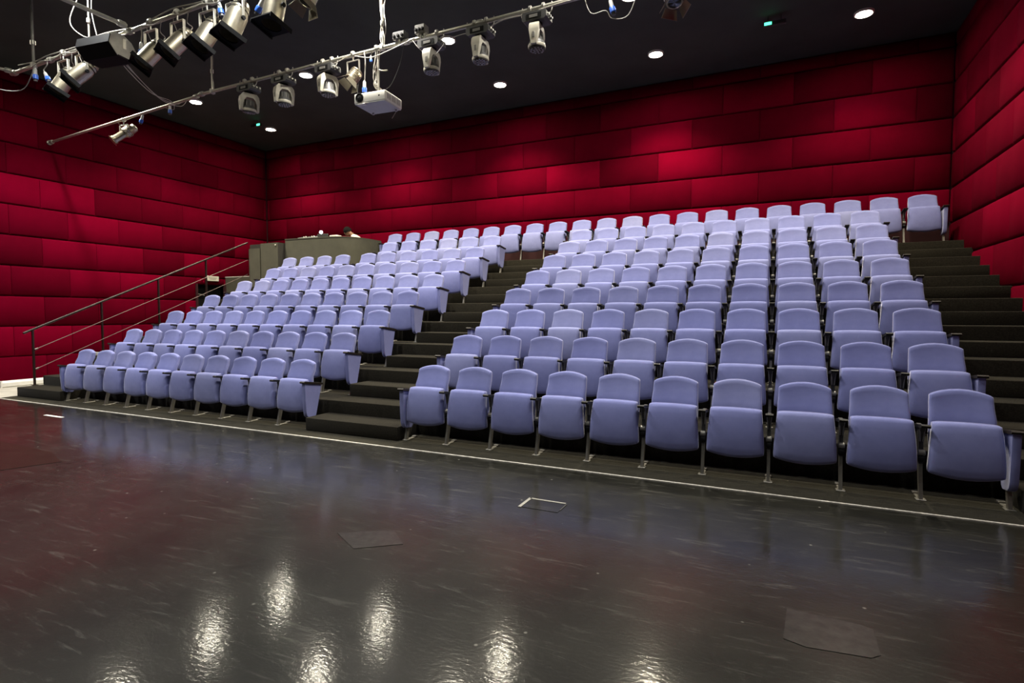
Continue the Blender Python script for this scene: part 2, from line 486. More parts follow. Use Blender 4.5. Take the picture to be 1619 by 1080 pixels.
# ------------------------------------------------------------------ seats
def cushion_mesh(name, m, xhalf, zbot, ztop, ycen, half, r, nu=13, nv=11):
    """rounded upholstered slab. xhalf(v), zbot(u), ztop(u), ycen(z), half = half thickness, r = edge roll"""
    us = [-1, -0.975, -0.92, -0.8, -0.55, -0.28, 0, 0.28, 0.55, 0.8, 0.92, 0.975, 1]
    vs = [0, 0.025, 0.08, 0.2, 0.36, 0.5, 0.64, 0.8, 0.92, 0.975, 1]
    V = []; F = []
    idx = {}
    for side in (-1, 1):
        for j, v in enumerate(vs):
            for i, u in enumerate(us):
                x = u * xhalf(v)
                z = zbot(u) + v * (ztop(u) - zbot(u))
                e = min((1 - abs(u)) * xhalf(v), v * (ztop(u) - zbot(u)), (1 - v) * (ztop(u) - zbot(u)))
                q = min(1.0, e / r)
                t = half * (0.50 + 0.50 * sqrt(max(0, 1 - (1 - q) ** 2)))
                idx[(side, j, i)] = len(V)
                V.append((x, ycen(z, u) + side * t, z))
    nu, nv = len(us), len(vs)
    for side in (-1, 1):
        for j in range(nv - 1):
            for i in range(nu - 1):
                F.append((idx[(side, j, i)], idx[(side, j, i + 1)], idx[(side, j + 1, i + 1)], idx[(side, j + 1, i)]))
    ring = [(0, i) for i in range(nu)] + [(j, nu - 1) for j in range(1, nv)] + [(nv - 1, i) for i in range(nu - 2, -1, -1)] + [(j, 0) for j in range(nv - 2, 0, -1)]
    for k in range(len(ring)):
        a, b_ = ring[k], ring[(k + 1) % len(ring)]
        F.append((idx[(-1, *a)], idx[(-1, *b_)], idx[(1, *b_)], idx[(1, *a)]))
    return MB().add(V, F).mesh(name, m, True, 75)

def back_y(z, u):
    y = 0.150 + (0.27 * (z - 0.62) if z > 0.62 else 0.10 * (z - 0.62))
    y += 0.012 * sin(max(0.0, min(1.0, (z - 0.58) / 0.28)) * pi) - 0.018 * max(0, 1 - abs(z - 0.655) / 0.075)
    return y - 0.018 * u * u
ME_BACK = cushion_mesh('backrest', M_FABRIC, lambda v: 0.206 + 0.010 * sin(pi * min(1, v * 1.15)) - 0.003 * max(0, (v - 0.93) / 0.07) ** 2,
                       lambda u: 0.34 + 0.0 * u, lambda u: 0.872 - 0.044 * u * u - 0.008 * abs(u) ** 18, back_y, 0.032, 0.030)
def pad_y(z, u):
    t = (z - 0.21) / 0.42
    return 0.000 + 0.035 * t - 0.026 * sin(pi * max(0, min(1, t))) - 0.010 * (1 - u * u)
ME_PAD = cushion_mesh('seat_cushion', M_FABRIC, lambda v: 0.240 - 0.026 * v ** 1.5 - 0.004 * max(0, (0.08 - v) / 0.08) ** 2,
                      lambda u: 0.196 + 0.032 * u * u + 0.006 * abs(u) ** 14, lambda u: 0.634 - 0.006 * u * u - 0.010 * abs(u) ** 12, pad_y, 0.052, 0.040)
# stanchion parts about x = 0 (the line between two seats)
ME_LEG = MB().prism([(-0.022, 0.0), (0.022, 0.0), (0.075, 0.215), (0.075, 0.30), (0.035, 0.30), (0.028, 0.215)], 'x', -0.013, 0.013).mesh('leg', M_LEG, False)
ME_FOOT = MB().bbox(-0.035, 0.035, -0.035, 0.03, 0.0, 0.008, 0.003, 1).bbox(-0.020, 0.020, 0.03, 0.18, 0.0, 0.007, 0.003, 1).bbox(-0.026, 0.026, 0.14, 0.19, 0.0, 0.02, 0.004, 1).mesh('foot_plate', M_LEG, False)
ME_POST = MB().prism([(0.032, 0.28), (0.080, 0.28), (0.115, 0.46), (0.16, 0.585), (0.00, 0.585), (0.042, 0.46)], 'x', -0.015, 0.015).mesh('arm_post', M_POST, False)
ME_SPRING = MB().tube([(-0.010, 0.03, 0.46), (-0.017, 0.015, 0.57)], 0.006, 6).tube([(0.010, 0.03, 0.46), (0.017, 0.015, 0.57)], 0.006, 6).mesh('spring_bracket', M_LEG)
ME_PIVOT = MB().lathe([(0.021, -0.024), (0.026, -0.019), (0.026, 0.019), (0.021, 0.024)], 12, align((1, 0, 0), (0, 0.022, 0.375))).mesh('pivot', M_LEG)
ME_HUB = MB().lathe([(0.030, -0.021), (0.034, -0.014), (0.034, 0.014), (0.030, 0.021)], 12, align((1, 0, 0), (0, 0.036, 0.325))).mesh('hinge_hub', M_ARM)
ME_ARM = MB().prism([(-0.095, 0.588), (-0.10, 0.606), (-0.085, 0.614), (0.20, 0.572), (0.21, 0.556), (0.20, 0.548), (0.0, 0.575)], 'x', -0.031, 0.031).mesh('armrest', M_ARM, False)
ME_ARMEND = MB().prism([(-0.105, 0.592), (-0.112, 0.608), (-0.095, 0.618), (0.205, 0.574), (0.215, 0.556), (0.205, 0.548), (0.0, 0.577)], 'x', -0.040, 0.040).mesh('armrest', M_ARMWOOD, False)
def endpanel():
    mb = MB()
    bm = mb.bm
    prof = [(-0.088, 0.592), (-0.084, 0.40), (-0.072, 0.22), (-0.058, 0.17), (-0.03, 0.148), (0.072, 0.135), (0.10, 0.16), (0.15, 0.35), (0.198, 0.552)]
    cx = sum(p[0] for p in prof) / len(prof); cz = sum(p[1] for p in prof) / len(prof)
    rings = []
    for x, s in ((-0.027, 0.93), (-0.0275, 0.96), (-0.020, 1.0), (0.020, 1.0), (0.0275, 0.96), (0.027, 0.93)):
        rings.append([bm.verts.new((x, cx + (p[0] - cx) * s, cz + (p[1] - cz) * s)) for p in prof])
    for a, b_ in zip(rings, rings[1:]):
        for i in range(len(prof)):
            j = (i + 1) % len(prof)
            bm.faces.new((a[i], a[j], b_[j], b_[i]))
    bm.faces.new(rings[0][::-1]); bm.faces.new(rings[-1])
    return mb.mesh('end_panel', M_FABRIC, True, 50)
ME_END = endpanel()

def stanchion(root, dx, end=None):
    """a row end gets an upholstered panel and a wider arm"""
    link('leg', ME_LEG, root, (dx, 0, 0))
    link('foot_plate', ME_FOOT, root, (dx, 0, 0))
    if end:
        link('end_panel', ME_END, root, (dx, 0, 0))
        link('armrest', ME_ARMEND, root, (dx, 0, 0))
    else:
        link('arm_post', ME_POST, root, (dx, 0, 0))
        link('spring_bracket', ME_SPRING, root, (dx, 0, 0))
        link('pivot', ME_PIVOT, root, (dx, 0, 0))
        link('hinge_hub', ME_HUB, root, (dx, 0, 0))
        link('armrest', ME_ARM, root, (dx, 0, 0))

def seat_row(r, x0, n, pitch, where, group, left_end=True, right_end=True):
    z = RISE * r + (0.004 if r == 0 else 0.0)
    for i in range(n):
        lab = 'lavender tip-up seat, %s from the left in the %s' % (NTH[i], where)
        s = thing('theatre_seat', lab, 'seat', (x0 + (i + 0.5) * pitch, D * r, z), 0.0, group)
        link('backrest', ME_BACK, s)
        p = link('seat_cushion', ME_PAD, s)
        p.rotation_euler = (0, 0, 0)
        stanchion(s, -pitch / 2, left_end and i == 0)
        if i == n - 1: stanchion(s, pitch / 2, right_end)

for r in range(8):
    seat_row(r, XR, 10, W, '%s row of the right block' % ORD[r], 'seats of the right block')
for r in range(6):
    seat_row(r, XL, 10, W, '%s row of the left block' % ORD[r], 'seats of the left block')
seat_row(6, -7.34, 4, 0.567, 'short row before the grey booth', 'seats before the booth')
seat_row(6, XL + 4 * W - 0.06, 6, 0.56, 'seventh row of the left block', 'seats of the left block')
seat_row(7, XL + 4 * W - 0.06, 6, 0.56, 'eighth row of the left block', 'seats of the left block')
seat_row(8, -5.02 - 0.28, 21, 0.5595, 'long back row under the red wall', 'seats of the back row')

# ------------------------------------------------------------------ handrail on the left stairs
hr = thing('handrail', 'dark bronze stair handrail with two thin lower rods', 'handrail', (-8.40, 0.17, step_z(1)))
RO = Vector(hr.location)
def rl(p): return Vector(p) - RO
rail_z = lambda y: 1.13 + (y - 0.03) * (3.28 - 1.13) / 4.74
MB().tube([rl((-8.4, 0.03, rail_z(0.03))), rl((-8.4, 4.83, rail_z(4.83)))], 0.021, 10).build('top_rail', M_RAIL, hr)
for yy, zz in ((0.17, step_z(1)), (1.34, step_z(4) + 0.005), (2.50, step_z(7)), (3.65, step_z(10))):
    MB().box(-0.022, 0.022, yy - 0.17 - 0.012, yy - 0.17 + 0.012, zz - RO.z, rail_z(yy) - RO.z - 0.015).build('post', M_RAIL, hr, smooth=False)
    MB().bbox(-0.05, 0.05, yy - 0.17 - 0.04, yy - 0.17 + 0.04, zz - RO.z, zz - RO.z + 0.01, 0.003, 1).build('base_plate', M_RAIL, hr)
for (za, zb) in ((0.83, 2.86), (0.47, 2.50)):
    MB().tube([rl((-8.375, 0.19, za)), rl((-8.375, 4.80, zb))], 0.0065, 8).build('rod', M_CABLEROD, hr)
    MB().lathe([(0.017, -0.02), (0.017, 0.03)], 10, align((0, 1, 0.44), rl((-8.375, 0.20, za + 0.004)))).build('rod_end', M_CABLEROD, hr)

# ------------------------------------------------------------------ control booth
bo = thing('control_booth', 'grey green curved control booth wall beside the back rows', 'booth', (-6.7, 5.2, RISE * 6))
BO = Vector(bo.location)
def wallstrip(path, z0, z1, th):
    """upright wall of thickness th (toward +normal) along a plan path"""
    V = []; F = []
    P = [Vector((p[0], p[1], 0)) for p in path]
    n = len(P)
    for i, p in enumerate(P):
        t = (P[min(i + 1, n - 1)] - P[max(i - 1, 0)]).normalized()
        nn = Vector((-t.y, t.x, 0))
        for q, z in ((p, z0), (p, z1), (p + nn * th, z1), (p + nn * th, z0)):
            V.append(Vector((q.x, q.y, z)) - BO)
    for i in range(n - 1):
        for k in range(4):
            F.append((4 * i + k, 4 * i + (k + 1) % 4, 4 * i + 4 + (k + 1) % 4, 4 * i + 4 + k))
    F.append((0, 1, 2, 3)); F.append(tuple(4 * (n - 1) + k for k in (3, 2, 1, 0)))
    return V, F
zb0 = RISE * 6 + 0.002
fpath = [(-7.36, 5.09), (-6.9, 5.12), (-6.4, 5.16), (-5.95, 5.22), (-5.68, 5.30), (-5.52, 5.44), (-5.44, 5.62), (-5.40, 5.85), (-5.38, 6.10), (-5.37, 6.40)]
MB().add(*wallstrip(fpath, zb0, 3.35, 0.06)).build('front_wall', M_BOOTH, bo, True, 30)
MB().add(*wallstrip([(p[0], p[1] - 0.012) for p in fpath], 3.35, 3.372, 0.085)).build('top_cap', M_BOOTH, bo, True, 30)
MB().add(*wallstrip([(-7.97, 4.86), (-7.40, 4.86)], zb0, 3.265, 0.05)).build('door', M_BOOTH, bo, False)
MB().add(*wallstrip([(-8.40, 4.86), (-8.00, 4.86)], zb0, 3.15, 0.05)).build('side_post_panel', M_BOOTH, bo, False)
MB().add(*wallstrip([(-8.40, 4.90), (-8.00, 4.90)], 3.15, 3.26, 0.04)).build('dark_upper_strip', M_BOOTHDARK, bo, False)
MB().add(*wallstrip([(-8.00, 4.89), (-7.97, 4.89)], zb0, 3.26, 0.03)).build('door_gap', M_BOOTHDARK, bo, False)
MB().add(*wallstrip([(-7.40, 4.89), (-7.385, 5.13)], zb0, 3.27, 0.03)).build('door_return', M_BOOTHDARK, bo, False)
MB().lathe([(0.018, 0), (0.022, 0.012), (0.010, 0.03)], 12, align((0, -1, 0), Vector((-7.44, 4.855, 3.20)) - BO)).build('door_knob', M_STEEL, bo)
MB().add(*wallstrip([(-8.40, 6.9), (-8.40, 4.92)], zb0, 3.15, 0.04)).build('side_wall', M_BOOTH, bo, False)
cw = MB().bbox(WX0 + 0.01, -8.44, 5.47, 5.53, 0.006, 2.50, 0.004, 1).build('low_cross_wall', M_BOOTH)
tag(cw, 'low grey green wall closing the side passage below booth', 'low wall')
MB().box(WX0 + 0.01, -8.44, 5.46, 5.54, 2.50, 2.52).build('top_trim', M_WHITEPAINT, cw, smooth=False)

# desk inside the booth, with the kit on it
dk = thing('booth_desk', 'long grey desk inside the control booth', 'desk', (-6.6, 5.6, RISE * 6 + 0.001))
MB().bbox(-0.75, 0.85, -0.22, 0.15, 1.30, 1.33, 0.005, 1).build('desktop', M_BOOTH, dk)
for lx in (-0.70, 0.80):
    for ly in (-0.18, -0.10):
        MB().cbox((lx, ly, 0.650), (0.04, 0.04, 1.299)).build('leg', M_DKGREY, dk, smooth=False)
DESK = RISE * 6 + 0.001 + 1.3305
mc = thing('mixing_console', 'pale lighting console with faders on the booth desk', 'console', (-6.95, 5.56, DESK))
MB().prism([(-0.13, 0.0), (0.16, 0.0), (0.16, 0.135), (0.13, 0.15), (-0.13, 0.10)], 'x', -0.33, 0.33).build('body', M_UNDER, mc, smooth=False)
for i in range(14):
    MB().bbox(-0.30 + i * 0.046 - 0.010, -0.30 + i * 0.046 + 0.010, -0.03 + 0.02 * (i % 3), 0.0 + 0.02 * (i % 3), 0.112, 0.142, 0.003, 1).build('fader', M_WHITE if i % 2 else M_BLACK, mc)
lp = thing('gooseneck_lamp', 'small bright white gooseneck lamp on booth desk', 'lamp', (-6.66, 5.72, DESK))
MB().lathe([(0.05, 0), (0.05, 0.012), (0.012, 0.02), (0.012, 0.03)], 14).build('base', M_DKGREY, lp)
MB().tube(smooth_path([(0, 0, 0.02), (0.0, 0.0, 0.13), (-0.02, -0.04, 0.225), (-0.02, -0.07, 0.235)]), 0.007, 8).build('neck', M_DKGREY, lp)
MB().lathe([(0.02, -0.03), (0.045, 0.0), (0.046, 0.018)], 14, align((0.45, -0.85, -0.12), (-0.02, -0.08, 0.235))).build('shade', M_DKGREY, lp)
MB().lathe([(0.039, 0.0), (0.036, 0.012), (0.018, 0.026)], 14, align((0.45, -0.85, -0.12), (-0.012, -0.098, 0.232))).build('bulb', M_TORCH, lp)
lpt = thing('laptop', 'open dark laptop on the booth desk beside the lamp', 'laptop', (-6.45, 5.55, DESK), 0.2)
MB().bbox(-0.15, 0.15, -0.10, 0.10, 0, 0.016, 0.004, 1).build('keyboard_base', M_DKGREY, lpt)
MB().bbox(-0.15, 0.15, -0.135, -0.125, 0.01, 0.15, 0.003, 1).build('screen_lid', M_DKGREY, lpt)
pp = MB().bbox(-0.12, 0.12, -0.09, 0.09, 0, 0.11, 0.01, 1).build('paper_stack', M_WHITEPAINT, loc=(-6.14, 5.56, DESK))
tag(pp, 'stack of white paper near the person in the booth', 'papers')

# ------------------------------------------------------------------ person in the booth
def skin_body(name, m, pts, edges, radii, parent=None, sub=2):
    me = bpy.data.meshes.new(name)
    me.from_pydata(pts, edges, [])
    o = link(name, me, parent)
    sk = o.modifiers.new('skin', 'SKIN')
    for v, r in zip(me.skin_vertices[0].data, radii): v.radius = (r, r) if not isinstance(r, tuple) else r
    me.skin_vertices[0].data[0].use_root = True
    sb = o.modifiers.new('sub', 'SUBSURF'); sb.levels = sub; sb.render_levels = sub
    me.materials.append(m)
    return o
ZF = RISE * 7
pe = thing('person', 'person in a white shirt bending over the booth desk', 'person', (-5.72, 6.02, ZF))
PO = Vector(pe.location)
def pv(*l): return [Vector(p) - PO for p in l]
zs = ZF + 0.55
body = skin_body('body', M_SHIRT, pv((-5.66, 6.02, zs), (-5.70, 6.02, zs + 0.20), (-5.80, 6.02, zs + 0.42), (-5.93, 6.02, zs + 0.56), (-6.02, 6.02, zs + 0.61),
                                    (-5.86, 5.86, zs + 0.50), (-5.98, 5.80, zs + 0.30), (-6.20, 5.82, zs + 0.44),
                                    (-5.86, 6.18, zs + 0.50), (-6.00, 6.24, zs + 0.28), (-6.22, 6.12, zs + 0.40)),
                 [(0, 1), (1, 2), (2, 3), (3, 4), (2, 5), (5, 6), (6, 7), (2, 8), (8, 9), (9, 10)],
                 [(0.15, 0.12), (0.15, 0.11), (0.16, 0.11), (0.09, 0.09), 0.055, 0.065, 0.05, 0.042, 0.065, 0.05, 0.042], pe)
for s_ in (-1, 1):
    skin_body('trouser_leg', M_TROUSER, pv((-5.66, 6.02 + s_ * 0.08, zs - 0.02), (-6.02, 6.02 + s_ * 0.11, zs - 0.02), (-6.02, 6.02 + s_ * 0.11, ZF + 0.08), (-6.15, 6.02 + s_ * 0.11, ZF + 0.035)),
              [(0, 1), (1, 2), (2, 3)], [0.085, 0.065, 0.05, 0.035], pe)
# head: ovoid with brow, nose, chin, ears; looks left and down
HM = Matrix.Translation(Vector((-6.13, 6.00, zs + 0.71)) - PO) @ Euler((0, radians(-35), radians(8))).to_matrix().to_4x4()
hb = MB()
V = []; F = []
NU, NV = 20, 14
for j in range(NV + 1):
    th = pi * j / NV
    for i in range(NU):
        ph = 2 * pi * i / NU
        x, y, z = sin(th) * cos(ph), sin(th) * sin(ph), cos(th)
        fx = 0.098 * x; fy = 0.076 * y * (1 - 0.12 * max(0, -z)); fz = 0.118 * z
        if x < -0.6 and abs(y) < 0.35 and -0.45 < z < 0.15: fx -= 0.022 * (1 - abs(y) / 0.35) * (0.5 - (z + 0.0)) * (1 if z < 0.1 else 0.2)
        if z < -0.5 and x < 0: fx -= 0.012
        V.append(HM @ Vector((fx, fy, fz)))
for j in range(NV):
    for i in range(NU):
        F.append((j * NU + i, j * NU + (i + 1) % NU, (j + 1) * NU + (i + 1) % NU, (j + 1) * NU + i))
hd = hb.add(V, F).tube([HM @ Vector((0.02, 0, -0.05)), HM @ Vector((0.07, 0, -0.17))], [0.05, 0.052], 12).build('head', M_SKIN, pe, True, 80)
for s_ in (-1, 1):
    MB().lathe([(0.003, -0.026), (0.018, -0.012), (0.018, 0.012), (0.003, 0.026)], 8, HM @ Matrix.Translation((0.008, s_ * 0.078, -0.005)) @ Matrix.Scale(0.5, 4, (0, 1, 0))).build('ear', M_SKIN, hd)
    MB().lathe([(0.002, -0.008), (0.009, 0.0), (0.002, 0.008)], 8, HM @ Matrix.Translation((-0.090, s_ * 0.030, 0.008))).build('eye', M_WHITE, hd)
MB().bbox(-0.098, -0.088, -0.022, 0.022, -0.062, -0.056, 0.002, 1, HM).build('mouth', M_TROUSER, hd)
hv = MB()
V = []; F = []
for j in range(9):
    th = 0.60 * pi * j / 8
    for i in range(NU):
        ph = 2 * pi * i / NU
        x, y, z = sin(th) * cos(ph), sin(th) * sin(ph), cos(th)
        zc = max(z, 0.18) if x < -0.35 else z
        k = 1.0 + 0.05 * random.random()
        V.append(HM @ Vector((0.110 * x * k + 0.004, 0.088 * y * k, 0.132 * zc * k)))
for j in range(8):
    for i in range(NU):
        F.append((j * NU + i, j * NU + (i + 1) % NU, (j + 1) * NU + (i + 1) % NU, (j + 1) * NU + i))
hv.add(V, F).build('hair', M_HAIR, pe, True, 90)
for (hx, hy, hz, nm) in ((-6.25, 5.825, zs + 0.475, 1), (-6.27, 6.09, zs + 0.42, -1)):
    hand = MB().bbox(-0.085, 0.02, -0.035, 0.035, -0.012, 0.012, 0.010, 2, Matrix.Translation(Vector((hx, hy, hz)) - PO)).build('hand', M_SKIN, pe)
    for k, ln_ in enumerate((0.055, 0.065, 0.06, 0.045)):
        yy = -0.027 + k * 0.018
        b0 = Vector((hx - 0.08, hy + yy, hz)) - PO
        MB().tube([b0, b0 + Vector((-ln_ * 0.55, 0, 0.002)), b0 + Vector((-ln_ * 0.9, 0, -0.018)), b0 + Vector((-ln_, 0, -0.035))], [0.0085, 0.008, 0.0075, 0.006], 8).build('finger', M_SKIN, hand)
    t0 = Vector((hx - 0.02, hy + nm * 0.03, hz)) - PO
    MB().tube([t0, t0 + Vector((-0.03, nm * 0.025, 0.0)), t0 + Vector((-0.055, nm * 0.028, -0.012))], [0.010, 0.009, 0.007], 8).build('thumb', M_SKIN, hand)
sl = thing('stool', 'dark round stool under the person in the booth', 'stool', (-5.66, 6.02, ZF + 0.001))
MB().lathe([(0.17, 0.34), (0.18, 0.36), (0.17, 0.385)], 20).build('seat', M_DKGREY, sl)
MB().lathe([(0.02, 0.03), (0.02, 0.345)], 10).build('column', M_STEEL, sl)
MB().lathe([(0.18, 0.0), (0.17, 0.02), (0.03, 0.04)], 20).build('base', M_DKGREY, sl)

# ------------------------------------------------------------------ things along the left wall
dr = thing('door_1', 'dark double door in the left red wall', 'door', (WX0 - 0.16, 5.03, 0.0))
dr['kind'] = 'structure'
MB().box(-0.06, 0.0, -0.41, -0.004, 0.01, 2.26).build('leaf', M_BLACK, dr, smooth=False)
MB().box(-0.06, 0.0, 0.004, 0.41, 0.01, 2.26).build('leaf', M_BLACK, dr, smooth=False)
MB().tube([(0.04, -0.30, 2.02), (0.04, -0.12, 1.99)], 0.012, 8).build('closer_arm', M_STEEL, dr)
MB().bbox(0.0, 0.04, 0.05, 0.34, 1.02, 1.06, 0.008, 1).build('push_bar', M_STEEL, dr)
MB().bbox(0.0, 0.04, -0.34, -0.05, 1.02, 1.06, 0.008, 1).build('push_bar', M_STEEL, dr)
for y in (-0.43, 0.43):
    MB().box(0.0, 0.20, y - 0.02, y + 0.02, 0.01, 2.29).build('jamb', M_WALLBACK, dr, smooth=False)
sg = thing('door_sign', 'pale rectangular sign above the dark side door', 'sign', (WX0 + 0.001, 5.05, 2.38))
MB().bbox(0.0, 0.05, -0.19, 0.19, 0.0, 0.135, 0.006, 1).build('box', M_SIGN, sg)
for z_, a, c in ((0.085, -0.12, 0.12), (0.05, -0.09, 0.10)):
    MB().box(0.049, 0.0515, a, c, z_ - 0.008, z_ + 0.008).build('text_line', M_SIGNINK, sg, smooth=False)
hb_ = thing('baseboard_heater', 'long white baseboard heater along the left wall', 'heater', (WX0 + 0.005, 1.2, 0.007))
MB().prism([(0.0, 0.0), (0.07, 0.0), (0.09, 0.02), (0.09, 0.09), (0.06, 0.13), (0.0, 0.13)], 'y', -0.85, 1.6).build('casing', M_WHITEPAINT, hb_, smooth=False)
MB().box(0.0, 0.095, -0.87, -0.85, 0.0, 0.135).build('end_cap', M_WHITEPAINT, hb_, smooth=False)
MB().tube([(0.05, -0.86, 0.06), (0.05, -0.95, 0.06), (0.03, -0.97, 0.02)], 0.012, 8).build('pipe_stub', M_WHITEPAINT, hb_)

# ------------------------------------------------------------------ recessed downlights
def downlight(x, y, watts, label):
    t = thing('downlight', label, 'downlight', (x, y, CEIL), 0, 'recessed ceiling downlights')
    MB().lathe([(0.113, 0.0), (0.145, 0.0), (0.145, -0.030), (0.140, -0.036), (0.122, -0.036), (0.117, -0.030), (0.113, -0.004)], 24, None, False).build('trim_ring', M_WHITEPAINT, t)
    MB().lathe([(0.02, -0.009), (0.100, -0.008), (0.112, -0.004), (0.112, -0.001)], 24).build('diffuser', M_GLOW(watts), t)
    ld = bpy.data.lights.new('downlight_beam', 'SPOT')
    ld.energy = watts
    ld.color = LAMP_COLOR.get(y, STAGE_COLOR)
    ld.spot_size = LAMP_CONE
    ld.spot_blend = LAMP_BLEND
    ld.shadow_soft_size = 0.07
    lo = bpy.data.objects.new('beam', ld)
    COL.objects.link(lo)
    lo.parent = t
    lo.location = (0, 0, -0.12)
RN = {5.57: 'rearmost ceiling row', 3.45: 'second ceiling row from the back', 1.05: 'third ceiling row from the back', -0.95: 'first row over the stage', -3.10: 'second row over the stage', -5.25: 'third row over the stage'}
for yy, wt in LAMP_ROWS.items():
    for i, xx in enumerate(LAMP_XS):
        if wt[i] == 0: continue                      # no lamp at this spot of the grid
        if yy == 1.05 and i == 0: xx += 0.42
        downlight(xx, yy, wt[i], 'round recessed downlight, %s from the left in the %s' % (NTH[i], RN[yy]))

# green exit lights hanging from the ceiling
for (x, y, rz, lab) in ((3.79, 5.06, 0.0, 'grey ceiling box with green exit light above right block'), (-8.15, 4.97, 0.0, 'grey ceiling box with green exit light above the booth')):
    t = thing('exit_light', lab, 'exit light', (x, y, 6.24), rz, 'exit lights')
    MB().bbox(-0.17, 0.17, -0.03, 0.03, 0, 0.07, 0.008, 1).build('housing', M_DKGREY, t)
    dx = -0.10 if x > 0 else 0.10
    MB().bbox(dx - 0.055, dx + 0.055, -0.036, -0.028, 0.012, 0.058, 0.003, 1).build('lens', M_GREEN, t)
    for s_ in (-0.1, 0.1):
        MB().tube([(s_, 0, 0.065), (s_, 0, CEIL - 6.24)], 0.006, 6).build('hanger', M_DKGREY, t)

# ------------------------------------------------------------------ lighting rig: pipes
P2Y, P2Z = 1.36, 5.345
P1Y, P1Z = -0.54, 5.31
def pipe(name, label, pts, r=0.024, couplers=(), cat='pipe', m=M_PIPE):
    o = pts[0]
    t = thing(name, label, cat, o, 0, 'lighting rig pipes')
    L = [Vector(p) - Vector(o) for p in pts]
    MB().tube(L, r, 12).build('tube', m, t)
    d = (L[-1] - L[0]).normalized()
    for c in couplers:
        MB().lathe([(r + 0.012, -0.045), (r + 0.016, -0.03), (r + 0.016, 0.03), (r + 0.012, 0.045)], 12, align(d, L[0].lerp(L[-1], c))).build('coupler', M_STEEL, t)
    return t
a_end = pipe('rig_pipe', 'thin steel rig pipe reaching the left red wall', [(WX0 + 0.01, P2Y, 5.10), (-5.35, P2Y, 5.30)], 0.025, (0.02, 0.99))
MB().lathe([(0.05, 0.0), (0.05, 0.02), (0.03, 0.04)], 12, align((1, 0, 0), (0, 0, 0))).build('wall_flange', M_STEEL, a_end)
pipe('rig_pipe', 'long steel rig pipe carrying the projector and moving heads', [(-5.45, P2Y, P2Z - 0.03), (4.4, P2Y, P2Z)], 0.026, (0.02, 0.41, 0.46, 0.58, 0.88))
pipe('rig_pipe', 'steel rig pipe carrying the row of par cans', [(-7.25, P1Y + 0.06, P1Z), (3.2, P1Y - 0.02, P1Z)], 0.027, (0.01, 0.11, 0.30, 0.46, 0.70))
pipe('rig_pipe', 'steel cross pipe running back over the flood light', [(-4.13, P1Y, P1Z + 0.055), (-4.26, -2.6, P1Z + 0.07)], 0.026, (0.03,))
pipe('rig_pipe', 'short steel cross pipe at far left end', [(-7.20, P1Y + 0.06, P1Z + 0.03), (-7.75, -2.2, P1Z + 0.05)], 0.024, (0.03,))
def hanger(label, x, y, z0, wraps=0, m=M_PIPE, r=0.013, rope=True):
    t = thing('hanging_rod', label, 'hanging rod', (x, y, z0), 0, 'rods holding the rig pipes')
    MB().tube([(0, 0, 0), (0, 0, CEIL - z0)], r, 8).build('rod', m, t)
    MB().lathe([(r + 0.014, 0.30), (r + 0.014, 0.36)], 10).build('collar', M_STEEL, t)
    MB().lathe([(0.045, CEIL - z0 - 0.012), (0.045, CEIL - z0)], 12).build('ceiling_plate', M_DKGREY, t)
    MB().bbox(-0.03, 0.03, -0.04, 0.04, -0.05, 0.03, 0.008, 1).build('clamp', M_STEEL, t)
    if rope:
        for k, (ox, oy) in enumerate(((0.025, 0.0), (-0.02, 0.02), (0.0, -0.028), (0.035, 0.02))[:wraps]):
            pts = [(ox + 0.02 * sin(k + q * 1.7), oy + 0.012 * cos(q * 2.1 + k), q * (CEIL - z0) / 10) for q in range(11)]
            MB().tube(smooth_path(pts, 3), 0.007, 6).build('cable', M_CABLE, t)
    return t
hanger('white rod with cables dropping between the fourth and fifth par cans', -4.98, P2Y, P2Z - 0.02, 2)
hanger('rod wrapped in white cables above the projector', -1.34, P2Y, P2Z, 4)
hanger('slim rod beside the black flood light', -5.03, P1Y + 0.02, P1Z)
hanger('grey webbed rod at the far left of the rig', -6.52, P1Y + 0.03, P1Z, 0, M_MGREY, 0.020)
hanger('rod at the right end of the par can pipe', 1.6, P1Y, P1Z)
hanger('rod at the right end of the moving head pipe', 3.6, P2Y, P2Z)

